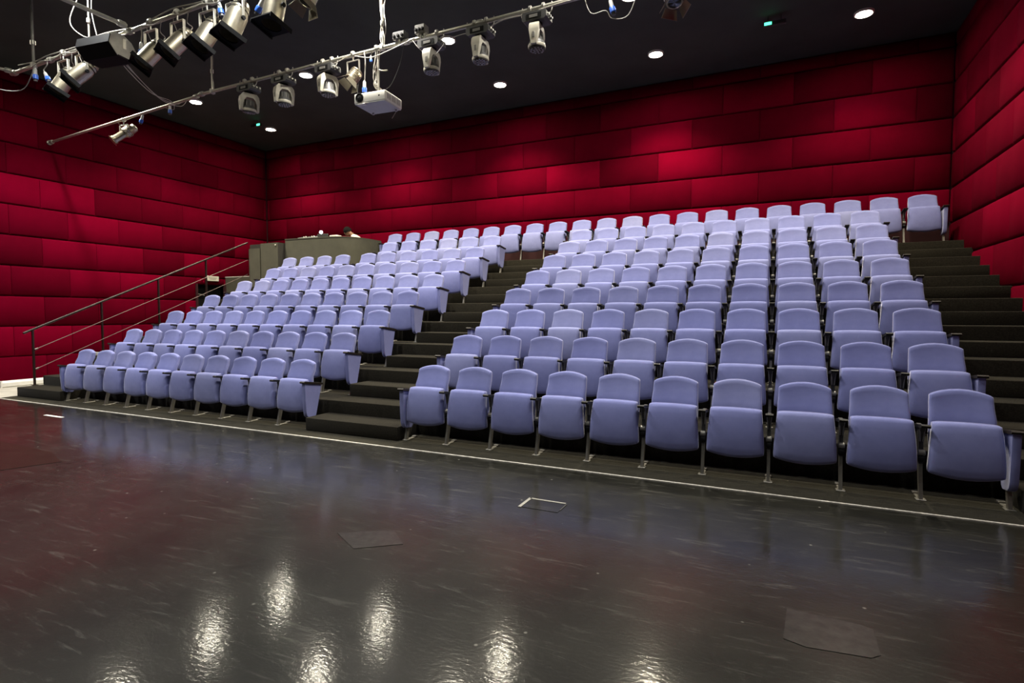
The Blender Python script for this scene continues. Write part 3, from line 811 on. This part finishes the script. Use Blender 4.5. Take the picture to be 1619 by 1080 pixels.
# ------------------------------------------------------------------ lanterns
def clamp(parent, z=0.0, r=0.027, lm=M_STEEL):
    """hook clamp around the pipe at local (0, 0, z), bolt reaching 9 cm below"""
    MB().lathe([(r + 0.004, -0.018), (r + 0.014, -0.016), (r + 0.014, 0.016), (r + 0.004, 0.018)], 14, align((1, 0, 0), (0, 0, z)), True).build('hook_clamp', lm, parent)
    MB().lathe([(0.010, -0.10), (0.010, -0.03), (0.018, -0.03), (0.018, -0.02)], 8, Matrix.Translation((0, 0, z))).build('clamp_bolt', lm, parent)
def par_can(x, label, aim=(0.0, -0.62, -0.78), drop=0.43, s=1.0, roll=0.0, y=P1Y, z=P1Z, red=False):
    t = thing('par_can', label, 'par can', (x, y, z), 0, 'par cans on the front pipe')
    clamp(t)
    piv = Vector((0, 0, -drop))
    A = align(-Vector(aim), piv, roll)      # local +z is the rear of the can
    prof = [(0.030, 0.235), (0.068, 0.225), (0.085, 0.195), (0.088, 0.150), (0.094, 0.148), (0.094, 0.128), (0.088, 0.126), (0.092, 0.100), (0.098, 0.098), (0.100, 0.075), (0.106, 0.070), (0.106, -0.165), (0.112, -0.170), (0.112, -0.190), (0.100, -0.190), (0.095, -0.05)]
    MB().lathe([(r * s, q * s) for r, q in prof], 24, A, False).lathe([(0.001, 0.235 * s), (0.030 * s, 0.235 * s)], 24, A, False).build('body', M_CAN, t)
    MB().lathe([(0.001, -0.055 * s), (0.094 * s, -0.05 * s)], 24, A, False).build('lens', M_LENS, t)
    for k in range(2):
        MB().lathe([((0.0955 - 0.004 * k) * s, (0.112 + 0.045 * k) * s), ((0.0975 - 0.004 * k) * s, (0.112 + 0.045 * k) * s), ((0.0975 - 0.004 * k) * s, (0.120 + 0.045 * k) * s), ((0.0955 - 0.004 * k) * s, (0.120 + 0.045 * k) * s)], 24, A, False).build('vent_ring', M_BLACK, t)
    # square colour frame at the mouth
    f = MB(); o, i, d0, d1 = 0.140 * s, 0.100 * s, -0.192 * s, -0.206 * s
    n = 24
    V = []; F = []
    for d in (d0, d1):
        for k in range(n):
            a = 2 * pi * k / n
            m_ = max(abs(cos(a)), abs(sin(a)))
            V.append(A @ Vector((o * cos(a) / m_, o * sin(a) / m_, d)))
        for k in range(n):
            a = 2 * pi * k / n
            V.append(A @ Vector((i * cos(a), i * sin(a), d)))
    for k in range(n):
        j = (k + 1) % n
        F += [(k, j, n + j, n + k), (2 * n + k, 2 * n + j, 3 * n + j, 3 * n + k), (k, j, 2 * n + j, 2 * n + k), (n + k, n + j, 3 * n + j, 3 * n + k)]
    f.add(V, F).build('colour_frame', M_BLACK, t, False)
    # two flaps of the frame holder
    for sx in (-1, 1):
        MB().box(sx * 0.140 * s - 0.004, sx * 0.140 * s + 0.004, -0.140 * s, 0.140 * s, -0.235 * s, -0.185 * s, A).build('frame_flap', M_BLACK, t, smooth=False)
    # yoke: flat bar up both sides to the clamp
    hw = 0.125 * s
    MB().bbox(-hw - 0.004, -hw + 0.004, -0.018, 0.018, -drop - 0.03, -0.115, 0.002, 1).bbox(hw - 0.004, hw + 0.004, -0.018, 0.018, -drop - 0.03, -0.115, 0.002, 1).bbox(-hw - 0.004, hw + 0.004, -0.018, 0.018, -0.12, -0.112, 0.002, 1).build('yoke', M_PIPE, t)
    for sx in (-1, 1):
        MB().lathe([(0.024, -0.012), (0.028, 0.0), (0.024, 0.016)], 10, align((sx, 0, 0), (sx * hw, 0, -drop))).build('tilt_knob', M_BLACK, t)
    MB().tube(smooth_path([A @ Vector((0, 0.0, 0.23 * s)), A @ Vector((0.02, 0.02, 0.31 * s)), Vector((0.10, 0.06, -0.12)), Vector((0.16, 0.03, -0.02)), Vector((0.10, 0.0, 0.03))]), 0.0065, 6).build('power_cable', M_CABLE, t)
    MB().tube(smooth_path([Vector((-0.09, 0, 0.03)), Vector((-0.11, 0.03, -0.10)), Vector((-0.05, 0.06, -0.24)), A @ Vector((-0.02, 0.07, 0.19 * s))]), 0.0045, 6).build('safety_wire', M_CABLE, t)
    return t
par_can(-5.66, 'champagne par can tilted down, far left end of its pipe', (-0.12, -0.44, -0.89), 0.41)
par_can(-5.20, 'champagne par can tilted down, between flood light and left end', (-0.28, -0.60, -0.75), 0.37)
par_can(-3.62, 'champagne par can tilted down, first right of the flood light', (-0.25, -0.52, -0.82), 0.41)
par_can(-3.08, 'champagne par can tilted down, second right of the flood light', (-0.24, -0.55, -0.80), 0.38)
par_can(-2.52, 'champagne par can tilted down, third right of the flood light', (-0.13, -0.46, -0.88), 0.39, 1.05)
par_can(-2.03, 'champagne par can tilted down, fourth right of the flood light', (-0.10, -0.36, -0.93), 0.33, 1.12)
par_can(-1.38, 'champagne par can pointing down, cut by the top picture edge', (0.0, -0.22, -0.97), 0.33, 1.1)

def flood(x, label):
    t = thing('flood_light', label, 'flood light', (x, P1Y, P1Z), 0)
    clamp(t)
    A = Matrix.Translation((0.0, -0.05, -0.225)) @ Matrix.Rotation(radians(188), 4, 'Z') @ Matrix.Rotation(radians(-6), 4, 'X')
    # open trough: reflector curve in (y, z), closed cheeks, black front gate
    prof = [(0.16, 0.13), (0.08, 0.175), (-0.03, 0.165), (-0.13, 0.10), (-0.19, -0.01), (-0.205, -0.13)]
    V = []; F = []
    for xx in (-0.30, 0.30):
        for p in prof: V.append(A @ Vector((xx, p[0], p[1])))
    n = len(prof)
    for k in range(n - 1): F.append((k, k + 1, n + k + 1, n + k))
    sh = MB().add(V, F).build('reflector', M_CAN, t)
    so = sh.modifiers.new('solid', 'SOLIDIFY'); so.thickness = 0.008
    for sx in (-1, 1):
        ch = MB().prism(prof + [(-0.12, -0.155), (0.10, -0.12), (0.20, 0.02)], 'x', sx * 0.30 - 0.004, sx * 0.30 + 0.004, A).build('cheek', M_SMOKED, t, smooth=False)
    MB().prism([(0.17, 0.135), (0.21, 0.02), (0.10, -0.125), (0.09, -0.12), (0.195, 0.02), (0.155, 0.13)], 'x', -0.30, 0.30, A).build('hood_plate', M_BLACK, t, smooth=False)
    MB().prism([(0.10, -0.12), (-0.12, -0.155), (-0.205, -0.13), (-0.20, -0.115), (-0.12, -0.14), (0.095, -0.11)], 'x', -0.31, 0.31, A).build('front_gate', M_BLACK, t, smooth=False)
    MB().tube([A @ Vector((-0.22, -0.03, -0.01)), A @ Vector((0.22, -0.03, -0.01))], 0.012, 10).build('lamp_tube', M_WHITE, t)
    MB().box(-0.31, -0.30, -0.02, 0.02, -0.24, -0.10).box(0.30, 0.31, -0.02, 0.02, -0.24, -0.10).box(-0.31, 0.31, -0.02, 0.02, -0.11, -0.10).build('yoke', M_PIPE, t, smooth=False)
flood(-4.50, 'large black and silver flood light hanging open side down')

def moving_head(x, label, rz=0.0, tilt=0.0):
    t = thing('moving_head', label, 'stage light', (x, P2Y, P2Z), rz, 'moving heads on the projector pipe')
    cc = Matrix.Rotation(-rz, 4, 'Z')
    for sx in (-0.09, 0.09):
        MB().lathe([(0.030, -0.016), (0.041, -0.014), (0.041, 0.014), (0.030, 0.016)], 14, cc @ align((1, 0, 0), (sx, 0, 0)), True).build('hook_clamp', M_STEEL, t)
        MB().lathe([(0.010, -0.10), (0.010, -0.03)], 8, cc @ Matrix.Translation((sx, 0, 0))).build('clamp_bolt', M_STEEL, t)
    bs = MB().prism([(-0.15, -0.09), (0.15, -0.09), (0.165, -0.11), (0.165, -0.175), (0.14, -0.20), (-0.14, -0.20), (-0.165, -0.175), (-0.165, -0.11)], 'y', -0.105, 0.105, cc).build('base', M_DKGREY, t, smooth=False)
    MB().box(-0.10, 0.10, -0.109, -0.104, -0.18, -0.115, cc).build('control_panel', M_BLACK, bs, smooth=False)
    MB().box(-0.06, 0.05, -0.112, -0.108, -0.165, -0.130, cc).build('display', M_MGREY, bs, smooth=False)
    for q in range(3):
        MB().lathe([(0.014, 0), (0.014, 0.03)], 8, cc @ align((1, 0, 0), (0.16, -0.06 + q * 0.06, -0.14))).build('connector', M_STEEL, bs)
    MB().lathe([(0.06, -0.225), (0.07, -0.215), (0.07, -0.198)], 18).build('pan_bearing', M_BLACK, t)
    # arch yoke with rounded shoulders
    outer = [(-0.148, -0.50), (-0.150, -0.33), (-0.140, -0.27), (-0.105, -0.228), (0.105, -0.228), (0.140, -0.27), (0.150, -0.33), (0.148, -0.50)]
    inner = [(0.108, -0.50), (0.104, -0.40), (0.085, -0.335), (0.045, -0.295), (-0.045, -0.295), (-0.085, -0.335), (-0.104, -0.40), (-0.108, -0.50)]
    n = len(outer)
    V = []; F = []
    for yy in (-0.062, 0.062):
        for p in outer: V.append((p[0], yy * (1.0 if p[1] > -0.45 else 0.55), p[1]))
        for p in inner[::-1]: V.append((p[0], yy * (1.0 if p[1] > -0.45 else 0.55), p[1]))
    for k in range(n - 1):
        F += [(k, k + 1, n + k + 1, n + k), (2 * n + k, 2 * n + k + 1, 3 * n + k + 1, 3 * n + k),
              (k, k + 1, 2 * n + k + 1, 2 * n + k), (n + k, n + k + 1, 3 * n + k + 1, 3 * n + k)]
    F += [(0, n, 3 * n, 2 * n), (n - 1, 2 * n - 1, 4 * n - 1, 3 * n - 1)]
    yk = MB().add(V, F).build('yoke', M_CREAM, t, True, 35)
    for sx in (-1, 1):
        MB().bbox(sx * 0.1505 - 0.003, sx * 0.1505 + 0.003, -0.016, 0.016, -0.43, -0.36, 0.002, 1).build('yoke_badge', M_MGREY, yk)
    H = Matrix.Translation((0, 0, -0.43)) @ Matrix.Rotation(tilt, 4, 'X')
    hd = MB().lathe([(0.02, 0.105), (0.062, 0.10), (0.072, 0.085), (0.078, 0.02), (0.100, -0.01), (0.108, -0.03), (0.108, -0.075), (0.100, -0.092)], 24, H).build('head', M_DKGREY, t)
    MB().lathe([(0.1085, -0.035), (0.112, -0.045), (0.112, -0.065), (0.1085, -0.075)], 24, H, False).build('head_band', M_CREAM, hd)
    for q in range(8):
        a = 2 * pi * q / 8
        MB().box(0.074, 0.084, -0.006, 0.006, 0.0, 0.085, H @ Matrix.Rotation(a, 4, 'Z')).build('cooling_fin', M_MGREY, hd, smooth=False)
    lens = MB().lathe([(0.001, -0.094), (0.098, -0.094)], 24, H, False).build('lens_plate', M_LENS, hd)
    ll = MB()
    for rr_, cnt in ((0.0, 1), (0.04, 6), (0.078, 12)):
        for q in range(cnt):
            a = 2 * pi * q / cnt
            ll.lathe([(0.016, -0.094), (0.013, -0.101), (0.005, -0.104)], 8, H @ Matrix.Translation((rr_ * cos(a), rr_ * sin(a), 0)))
    lo = ll.build('led_lens_array', M_LED, hd)
    lo['kind'] = 'stuff'
    for sx, ph in ((-0.20, 0.5), (0.20, 1.8)):
        MB().tube([cc @ Vector(p) for p in smooth_path([(sx, 0, 0.03), (sx * 1.05, -0.01, -0.04), (sx * 0.98, -0.02, -0.10), (sx * 0.80, -0.03, -0.14)])], 0.007, 6).build('power_cable' if sx > 0 else 'safety_loop', M_CABLE, t)
moving_head(-4.09, 'cream arched moving head light, leftmost on projector pipe', 1.15, 0.15)
moving_head(-3.30, 'cream arched moving head light, second from the left', 1.22)
moving_head(-2.38, 'cream arched moving head light, third from left beside fresnel', 1.28)
moving_head(-0.50, 'grey moving head turned sideways, first right of the projector', 1.62)
moving_head(0.27, 'grey moving head turned sideways, second right of the projector', 1.58)
moving_head(1.08, 'grey moving head turned sideways, third right of the projector', 1.66)

def fresnel(x, y, z, label, drop=0.28, aim=(-0.35, -0.45, -0.8)):
    t = thing('fresnel_light', label, 'stage light', (x, y, z), 0, 'small fresnels with barn doors')
    clamp(t)
    A = align(-Vector(aim), (0, 0, -drop))
    MB().lathe([(0.05, 0.13), (0.085, 0.11), (0.09, 0.05), (0.095, -0.07), (0.085, -0.075)], 18, A).build('body', M_CAN, t)
    for q in range(5):
        MB().lathe([(0.091, 0.09 - q * 0.028), (0.097, 0.086 - q * 0.028), (0.091, 0.082 - q * 0.028)], 18, A, False).build('cooling_ring', M_CAN, t)
    MB().lathe([(0.001, -0.082), (0.075, -0.077)], 18, A, False).build('lens', M_LENS, t)
    for q in range(4):
        a = q * pi / 2 + 0.3
        R_ = A @ Matrix.Rotation(a, 4, 'Z') @ Matrix.Translation((0.09, 0, -0.075)) @ Matrix.Rotation(radians(-30), 4, 'Y')
        MB().prism([(-0.07, 0.0), (0.07, 0.0), (0.095, -0.11), (-0.095, -0.11)], 'x', -0.002, 0.002, R_).build('barn_door', M_CAN, t, smooth=False)
    MB().box(-0.115, -0.107, -0.014, 0.014, -drop - 0.02, -0.10).box(0.107, 0.115, -0.014, 0.014, -drop - 0.02, -0.10).box(-0.115, 0.115, -0.014, 0.014, -0.105, -0.098).build('yoke', M_PIPE, t, smooth=False)
    MB().lathe([(0.022, -0.01), (0.026, 0.004), (0.022, 0.014)], 10, align((1, 0, 0), (0.118, 0, -drop))).build('tilt_knob', M_YELLOWTAPE, t)
fresnel(-1.88, P2Y, P2Z, 'small silver fresnel with open barn doors left of the projector', 0.33)
fresnel(2.77, P2Y, P2Z, 'silver barn door fresnel at top edge above right block', 0.27, (0.1, -0.3, -0.9))
fresnel(-0.86, P1Y, P1Z, 'silver fresnel at the right end of the par can row', 0.33, (-0.2, -0.35, -0.9))

def profile_spot(x, label):
    z = 5.20
    t = thing('profile_spot', label, 'stage light', (x, P2Y, z), 0)
    clamp(t)
    piv = Vector((0.02, 0.0, -0.26))
    A = align(-Vector((-0.35, -0.62, -0.62)), piv)
    MB().lathe([(0.04, 0.24), (0.075, 0.22), (0.085, 0.12), (0.10, 0.10), (0.10, 0.01), (0.078, -0.01), (0.070, -0.03), (0.070, -0.20), (0.082, -0.205), (0.082, -0.24), (0.070, -0.24)], 20, A).build('body', M_CAN, t)
    MB().lathe([(0.001, -0.244), (0.068, -0.242)], 20, A, False).build('lens', M_LENS, t)
    for q in range(3):
        MB().lathe([(0.101, 0.09 - q * 0.03), (0.106, 0.085 - q * 0.03), (0.101, 0.08 - q * 0.03)], 20, A, False).build('cooling_ring', M_MGREY, t)
    for sx in (-1, 1):
        MB().bbox(sx * 0.135 - 0.02, sx * 0.135 + 0.02, -0.004, 0.004, -0.03, 0.0, 0.002, 1, A).build('shutter_handle', M_BLACK, t)
    MB().box(-0.125, -0.117, -0.014, 0.014, -0.28, -0.10).box(0.117, 0.125, -0.014, 0.014, -0.28, -0.10).box(-0.125, 0.125, -0.014, 0.014, -0.105, -0.098).build('yoke', M_PIPE, t, smooth=False)
    MB().box(-0.10, 0.10, -0.085, 0.085, -0.262, -0.25, A).build('colour_frame', M_CAN, t, smooth=False)
    MB().tube(smooth_path([A @ Vector((0, 0, 0.24)), Vector((-0.16, 0.05, -0.06)), Vector((-0.20, 0, 0.0)), Vector((-0.14, 0, 0.035))]), 0.0065, 6).build('power_cable', M_CABLE, t)
profile_spot(-7.50, 'silver profile spotlight pointing down by the left wall')

# ------------------------------------------------------------------ projector
pj = thing('projector', 'white ceiling projector hanging from the rig pipe by a pole', 'projector', (-1.44, P2Y, P2Z), 0.0)
PB = Matrix.Translation((0, 0, 0)) @ Matrix.Rotation(radians(4), 4, 'Z')
by0, by1, bz0, bz1 = -0.20, 0.24, -0.84, -0.695
bd = MB().bbox(-0.265, 0.265, by0, by1, bz0 + 0.004, bz1, 0.018, 3, PB).build('casing', M_WHITE, pj)
MB().bbox(-0.255, 0.255, by0 + 0.008, by1 - 0.008, bz0 - 0.006, bz0 + 0.010, 0.004, 1, PB).build('underside', M_UNDER, pj)
ring = MB().lathe([(0.062, -0.01), (0.066, 0.012), (0.058, 0.016), (0.050, 0.004)], 24, PB @ align((0, -1, 0), (-0.165, by0, -0.762)), False).lathe([(0.001, 0.003), (0.052, 0.003)], 24, PB @ align((0, -1, 0), (-0.165, by0, -0.762)), False).build('lens_ring', M_BLACK, pj)
MB().lathe([(0.042, 0.004), (0.038, 0.012), (0.02, 0.018), (0.002, 0.020)], 20, PB @ align((0, -1, 0), (-0.165, by0, -0.762)), False).build('lens', M_LENS, ring)
MB().box(0.15, 0.175, by0 - 0.004, by0 + 0.002, -0.775, -0.758, PB).build('sensor_window', M_BLACK, pj, smooth=False)
for k in range(3):
    v0 = by0 + 0.05 + k * 0.125
    vt = MB().box(0.262, 0.267, v0, v0 + 0.095, -0.805, -0.725, PB).build('vent_panel', M_MGREY, pj, smooth=False)
    for q in range(4):
        MB().box(0.266, 0.270, v0 + 0.003, v0 + 0.092, -0.800 + q * 0.020, -0.792 + q * 0.020, PB).build('vent_slat', M_WHITE, vt, smooth=False)
MB().bbox(-0.20, -0.08, by0 - 0.012, by0 + 0.05, bz0 - 0.020, bz0 - 0.004, 0.005, 1, PB).build('front_foot', M_WHITE, pj)
for sx in (-0.2, 0.2):
    MB().lathe([(0.018, bz0 - 0.03), (0.018, bz0)], 10, PB @ Matrix.Translation((sx, by1 - 0.06, 0))).build('foot', M_UNDER, pj)
MB().tube([(0.02, 0, -0.02), (0.02, 0, bz1)], 0.018, 10).build('mount_pole', M_PIPE, pj)
MB().bbox(-0.07, 0.11, -0.07, 0.09, bz1 - 0.002, bz1 + 0.022, 0.006, 1).build('mount_plate', M_MGREY, pj)
clamp(pj, 0.0, 0.028)
for k in range(5):
    a = k * 1.3
    MB().tube(smooth_path([(0.02 + 0.03 * cos(a), 0.03 * sin(a), -0.05), (-0.02 + 0.03 * cos(a + 1), 0.035 * sin(a + 1), -0.25), (-0.04 + 0.03 * cos(a + 2), 0.03 * sin(a + 2), -0.42), (-0.01 + 0.03 * cos(a), 0.04 * sin(a), -0.55), (0.06 * cos(a) + 0.06, 0.14 + 0.03 * k, bz1 + 0.03), (0.05 + 0.02 * k, 0.20, bz1 + 0.004)]), 0.0065, 6).build('signal_cable', M_CABLE, pj)
MB().tube(smooth_path([(0.10, by1 - 0.01, -0.74), (0.14, by1 + 0.02, -0.82), (0.11, by1, -0.90), (0.09, by1 - 0.02, -0.95)]), 0.005, 6).build('loose_lead', M_CABLE, pj)
MB().tube(smooth_path([(0.04, 0, -0.32), (0.10, 0, -0.34), (0.20, -0.02, -0.36)]), 0.009, 6).build('cross_arm', M_PIPE, pj)

# power boxes on the pipe right of the projector
for k, (x, w, h, lab) in enumerate(((-1.02, 0.20, 0.10, 'dark power box clamped to pipe right above the projector'), (-0.66, 0.16, 0.12, 'grey power box on pipe left of sideways moving heads'))):
    t = thing('power_box', lab, 'power box', (x, P2Y, P2Z + 0.045), 0, 'power boxes on the rig')
    MB().bbox(-w / 2, w / 2, -0.06, 0.06, -0.02, h - 0.02, 0.008, 1).build('housing', M_MGREY if k else M_DKGREY, t)
    for q in range(3):
        MB().lathe([(0.022, 0), (0.022, 0.018), (0.016, 0.02)], 10, align((0, -1, 0), (-w / 3 + q * w / 3, -0.058, h / 2 - 0.03))).build('socket', M_BLACK, t)
    MB().bbox(-0.02, 0.02, -0.04, 0.04, -0.085, -0.015, 0.006, 1).build('bracket', M_STEEL, t)

# blue plugs on short leads
def plug(x, y, z, zl, label, lean=(0, 0), s=1.0):
    t = thing('blue_plug', label, 'plug', (x, y, z), 0, 'blue plugs on the rig')
    d = Vector((lean[0], lean[1], -1)).normalized()
    A = align(d, (0, 0, 0))
    MB().lathe([(0.012 * s, -0.11 * s), (0.022 * s, -0.09 * s), (0.026 * s, -0.01 * s)], 12, A).build('collar', M_UNDER, t)
    MB().lathe([(0.028 * s, -0.012 * s), (0.036 * s, 0.0), (0.036 * s, 0.055 * s), (0.031 * s, 0.06 * s)], 14, A).build('shell', M_BLUE, t)
    MB().lathe([(0.024 * s, 0.055 * s), (0.024 * s, 0.09 * s)], 12, A).build('socket', M_DKGREY, t)
    MB().tube(smooth_path([-d * 0.10 * s, -d * 0.16 * s + Vector((0.01, 0, 0)), Vector((0.02, 0, (zl - z) * 0.7)), Vector((0.0, 0, zl - z))]), 0.008, 6).build('lead', M_CABLE, t)
plug(-3.83, P1Y, 4.98, P1Z, 'blue plug hanging between the flood light and a par can')
plug(-6.42, P1Y, 5.12, P1Z, 'blue plug at the far left end of the par pipe')
plug(-6.10, P1Y, 5.03, P1Z, 'blue plug hanging left of the leftmost par can', (0.7, 0))
plug(-2.28, P1Y, 5.16, P1Z, 'blue grey plug between the right two tilted par cans', (0.3, 0))
plug(-1.62, P1Y, 5.04, P1Z, 'dark blue plug beside the par can at top edge', (-0.8, 0))
plug(-6.12, P2Y, 5.17, 5.28, 'blue plug under the thin pipe near the rod', (0, 0), 0.9)
plug(-6.95, P2Y, 5.12, 5.24, 'tilted blue plug right of the profile spotlight', (-0.5, 0), 0.9)
plug(-1.66, P2Y - 0.02, 4.80, P2Z, 'blue plug on a long lead beside the projector pole')
plug(-1.55, P2Y, 5.20, P2Z, 'tiny blue plug below pipe near projector pole', (0, 0), 0.55)
plug(2.05, P2Y, 5.12, P2Z, 'blue plug hanging right of the last moving head', (0.25, 0))

# loose cables along the rig
def cable(label, pts, r=0.0065, m=M_CABLE, n=5):
    c = MB().tube(smooth_path(pts, n), r * 0.75, 6).build('cable', m)
    tag(c, label, 'cable', 'cables on the lighting rig')
cable('first thin cable of the loop sagging between both pipes', [(-4.35, P1Y, P1Z - 0.30), (-4.62, -0.15, 4.96), (-5.05, 0.45, 4.93), (-5.5, 1.05, 5.08), (-5.75, P2Y, 5.27)])
cable('second thin cable of the loop sagging between both pipes', [(-4.30, P1Y, P1Z - 0.30), (-4.60, -0.1, 4.91), (-5.02, 0.5, 4.88), (-5.45, 1.1, 5.05), (-5.65, P2Y, 5.27)])
cable('third thin cable of the loop sagging between both pipes', [(-4.38, P1Y, P1Z - 0.28), (-4.70, -0.2, 5.01), (-5.12, 0.4, 4.97), (-5.55, 1.0, 5.12), (-6.0, P2Y - 0.01, 5.16), (-6.3, P2Y, 5.25)])
cable('pale cable wound along the par can pipe', [(-6.9 + 0.42 * k, P1Y + 0.03 * sin(k * 2.0), P1Z + 0.032 + 0.018 * cos(k * 1.3)) for k in range(23)], 0.010)
cable('thin cable draped under the par can pipe in swags', [(-6.8 + 0.30 * k, P1Y - 0.03, P1Z - 0.03 - 0.045 * (k % 2)) for k in range(22)], 0.008)
cable('cable looping down at the far left of the rig', [(-7.5, -1.0, 5.28), (-7.25, -0.7, 5.02), (-6.85, P1Y, 4.97), (-6.55, P1Y, 5.12), (-6.45, P1Y, 5.28)], 0.009)
cable('cable hanging in a long loop beside slim rod', [(-4.86, P1Y, 6.39), (-5.05, -0.62, 5.95), (-5.22, -0.66, 5.60), (-5.05, -0.58, 5.40), (-4.75, P1Y, 5.345)], 0.009)
cable('cable dropping from ceiling to the flood light', [(-4.98, P1Y + 0.1, 6.39), (-4.92, P1Y, 5.8), (-4.80, P1Y, 5.35)], 0.009)
cable('cable swagged under the pipe from third moving head to fresnel', [(-2.72, P2Y - 0.03, 5.33), (-2.5, P2Y - 0.06, 5.26), (-2.2, P2Y - 0.05, 5.25), (-1.98, P2Y - 0.03, 5.31)], 0.008)
cable('cable swagged from fresnel across to the power boxes', [(-1.80, P2Y - 0.05, 5.28), (-1.5, P2Y - 0.06, 5.20), (-1.15, P2Y - 0.06, 5.24), (-0.75, P2Y - 0.04, 5.33)], 0.009)
cable('cable looping below the first sideways moving head', [(-0.78, P2Y - 0.05, 5.30), (-0.62, P2Y - 0.09, 5.12), (-0.42, P2Y - 0.10, 4.98), (-0.20, P2Y - 0.08, 5.16), (0.02, P2Y - 0.04, 5.22), (0.12, P2Y - 0.08, 5.18)], 0.006)
cable('pale cable running under the right half of long pipe', [(0.40, P2Y - 0.03, 5.22), (0.62, P2Y - 0.03, 5.28), (0.95, P2Y - 0.06, 5.26), (1.30, P2Y - 0.04, 5.30), (1.60, P2Y - 0.03, 5.31), (1.95, P2Y - 0.03, 5.28), (2.25, P2Y, 5.33)], 0.010)
cable('cable hanging in a loop by the right blue plug', [(1.70, P2Y, 5.33), (1.80, P2Y - 0.03, 5.10), (1.98, P2Y - 0.03, 5.09), (2.05, P2Y, 5.0), (2.25, P2Y, 5.0), (2.38, P2Y, 5.33)], 0.007)
cable('dark thin cable curving behind the projector pole', [(-0.98, P2Y + 0.02, 5.30), (-1.08, P2Y + 0.05, 5.05), (-1.22, P2Y + 0.05, 4.82), (-1.30, P2Y + 0.03, 4.75)], 0.006, M_CABLEDK)
cable('dark lead hanging left of the projector', [(-1.80, P2Y + 0.02, 5.30), (-1.79, P2Y + 0.02, 5.00), (-1.82, P2Y + 0.02, 4.75), (-1.72, P2Y + 0.05, 4.70)], 0.006, M_CABLEDK)

# ------------------------------------------------------------------ marks on the stage floor
fb = thing('floor_hatch', 'small floor socket hatch with worn metal edges', 'floor hatch', (2.29, -1.39, 0.0))
MB().box(-0.14, 0.15, -0.10, 0.11, 0.0, 0.003).build('lid', M_FLOOR, fb, smooth=False)
MB().box(-0.16, 0.14, 0.095, 0.115, 0.0, 0.006).build('edge_strip', M_STEEL, fb, smooth=False)
MB().box(-0.17, -0.145, -0.11, 0.115, 0.0, 0.006).build('edge_strip', M_STEEL, fb, smooth=False)
MB().box(0.148, 0.154, -0.05, 0.10, 0.0, 0.005).build('edge_strip', M_DKGREY, fb, smooth=False)
def patch(name, label, pts, m, h=0.0025):
    o = MB().prism(pts, 'z', 0.0, h).build(name, m, smooth=False)
    tag(o, label, 'floor patch')
patch('tape_patch', 'clear taped patch on black floor, bottom right', [(3.93, -2.56), (4.02, -2.59), (4.27, -2.56), (4.31, -2.52), (4.31, -2.30), (4.26, -2.28), (3.95, -2.27)], M_TAPE)
patch('tape_patch', 'faint square taped patch at the middle of floor', [(1.23, -2.48), (1.50, -2.63), (1.74, -2.44), (1.55, -2.28)], M_TAPE)
patch('floor_sheet', 'brown taped sheet at the left edge of the floor', [(-4.9, -2.02), (-3.1, -2.08), (-2.55, -2.25), (-2.75, -2.75), (-4.6, -2.75)], M_TAPEBROWN)
patch('tape_strip', 'pale tape strip on floor before the left steps', [(-5.75, -0.93), (-5.30, -0.93), (-5.30, -0.88), (-5.75, -0.88)], M_WHITEPAINT, 0.003)
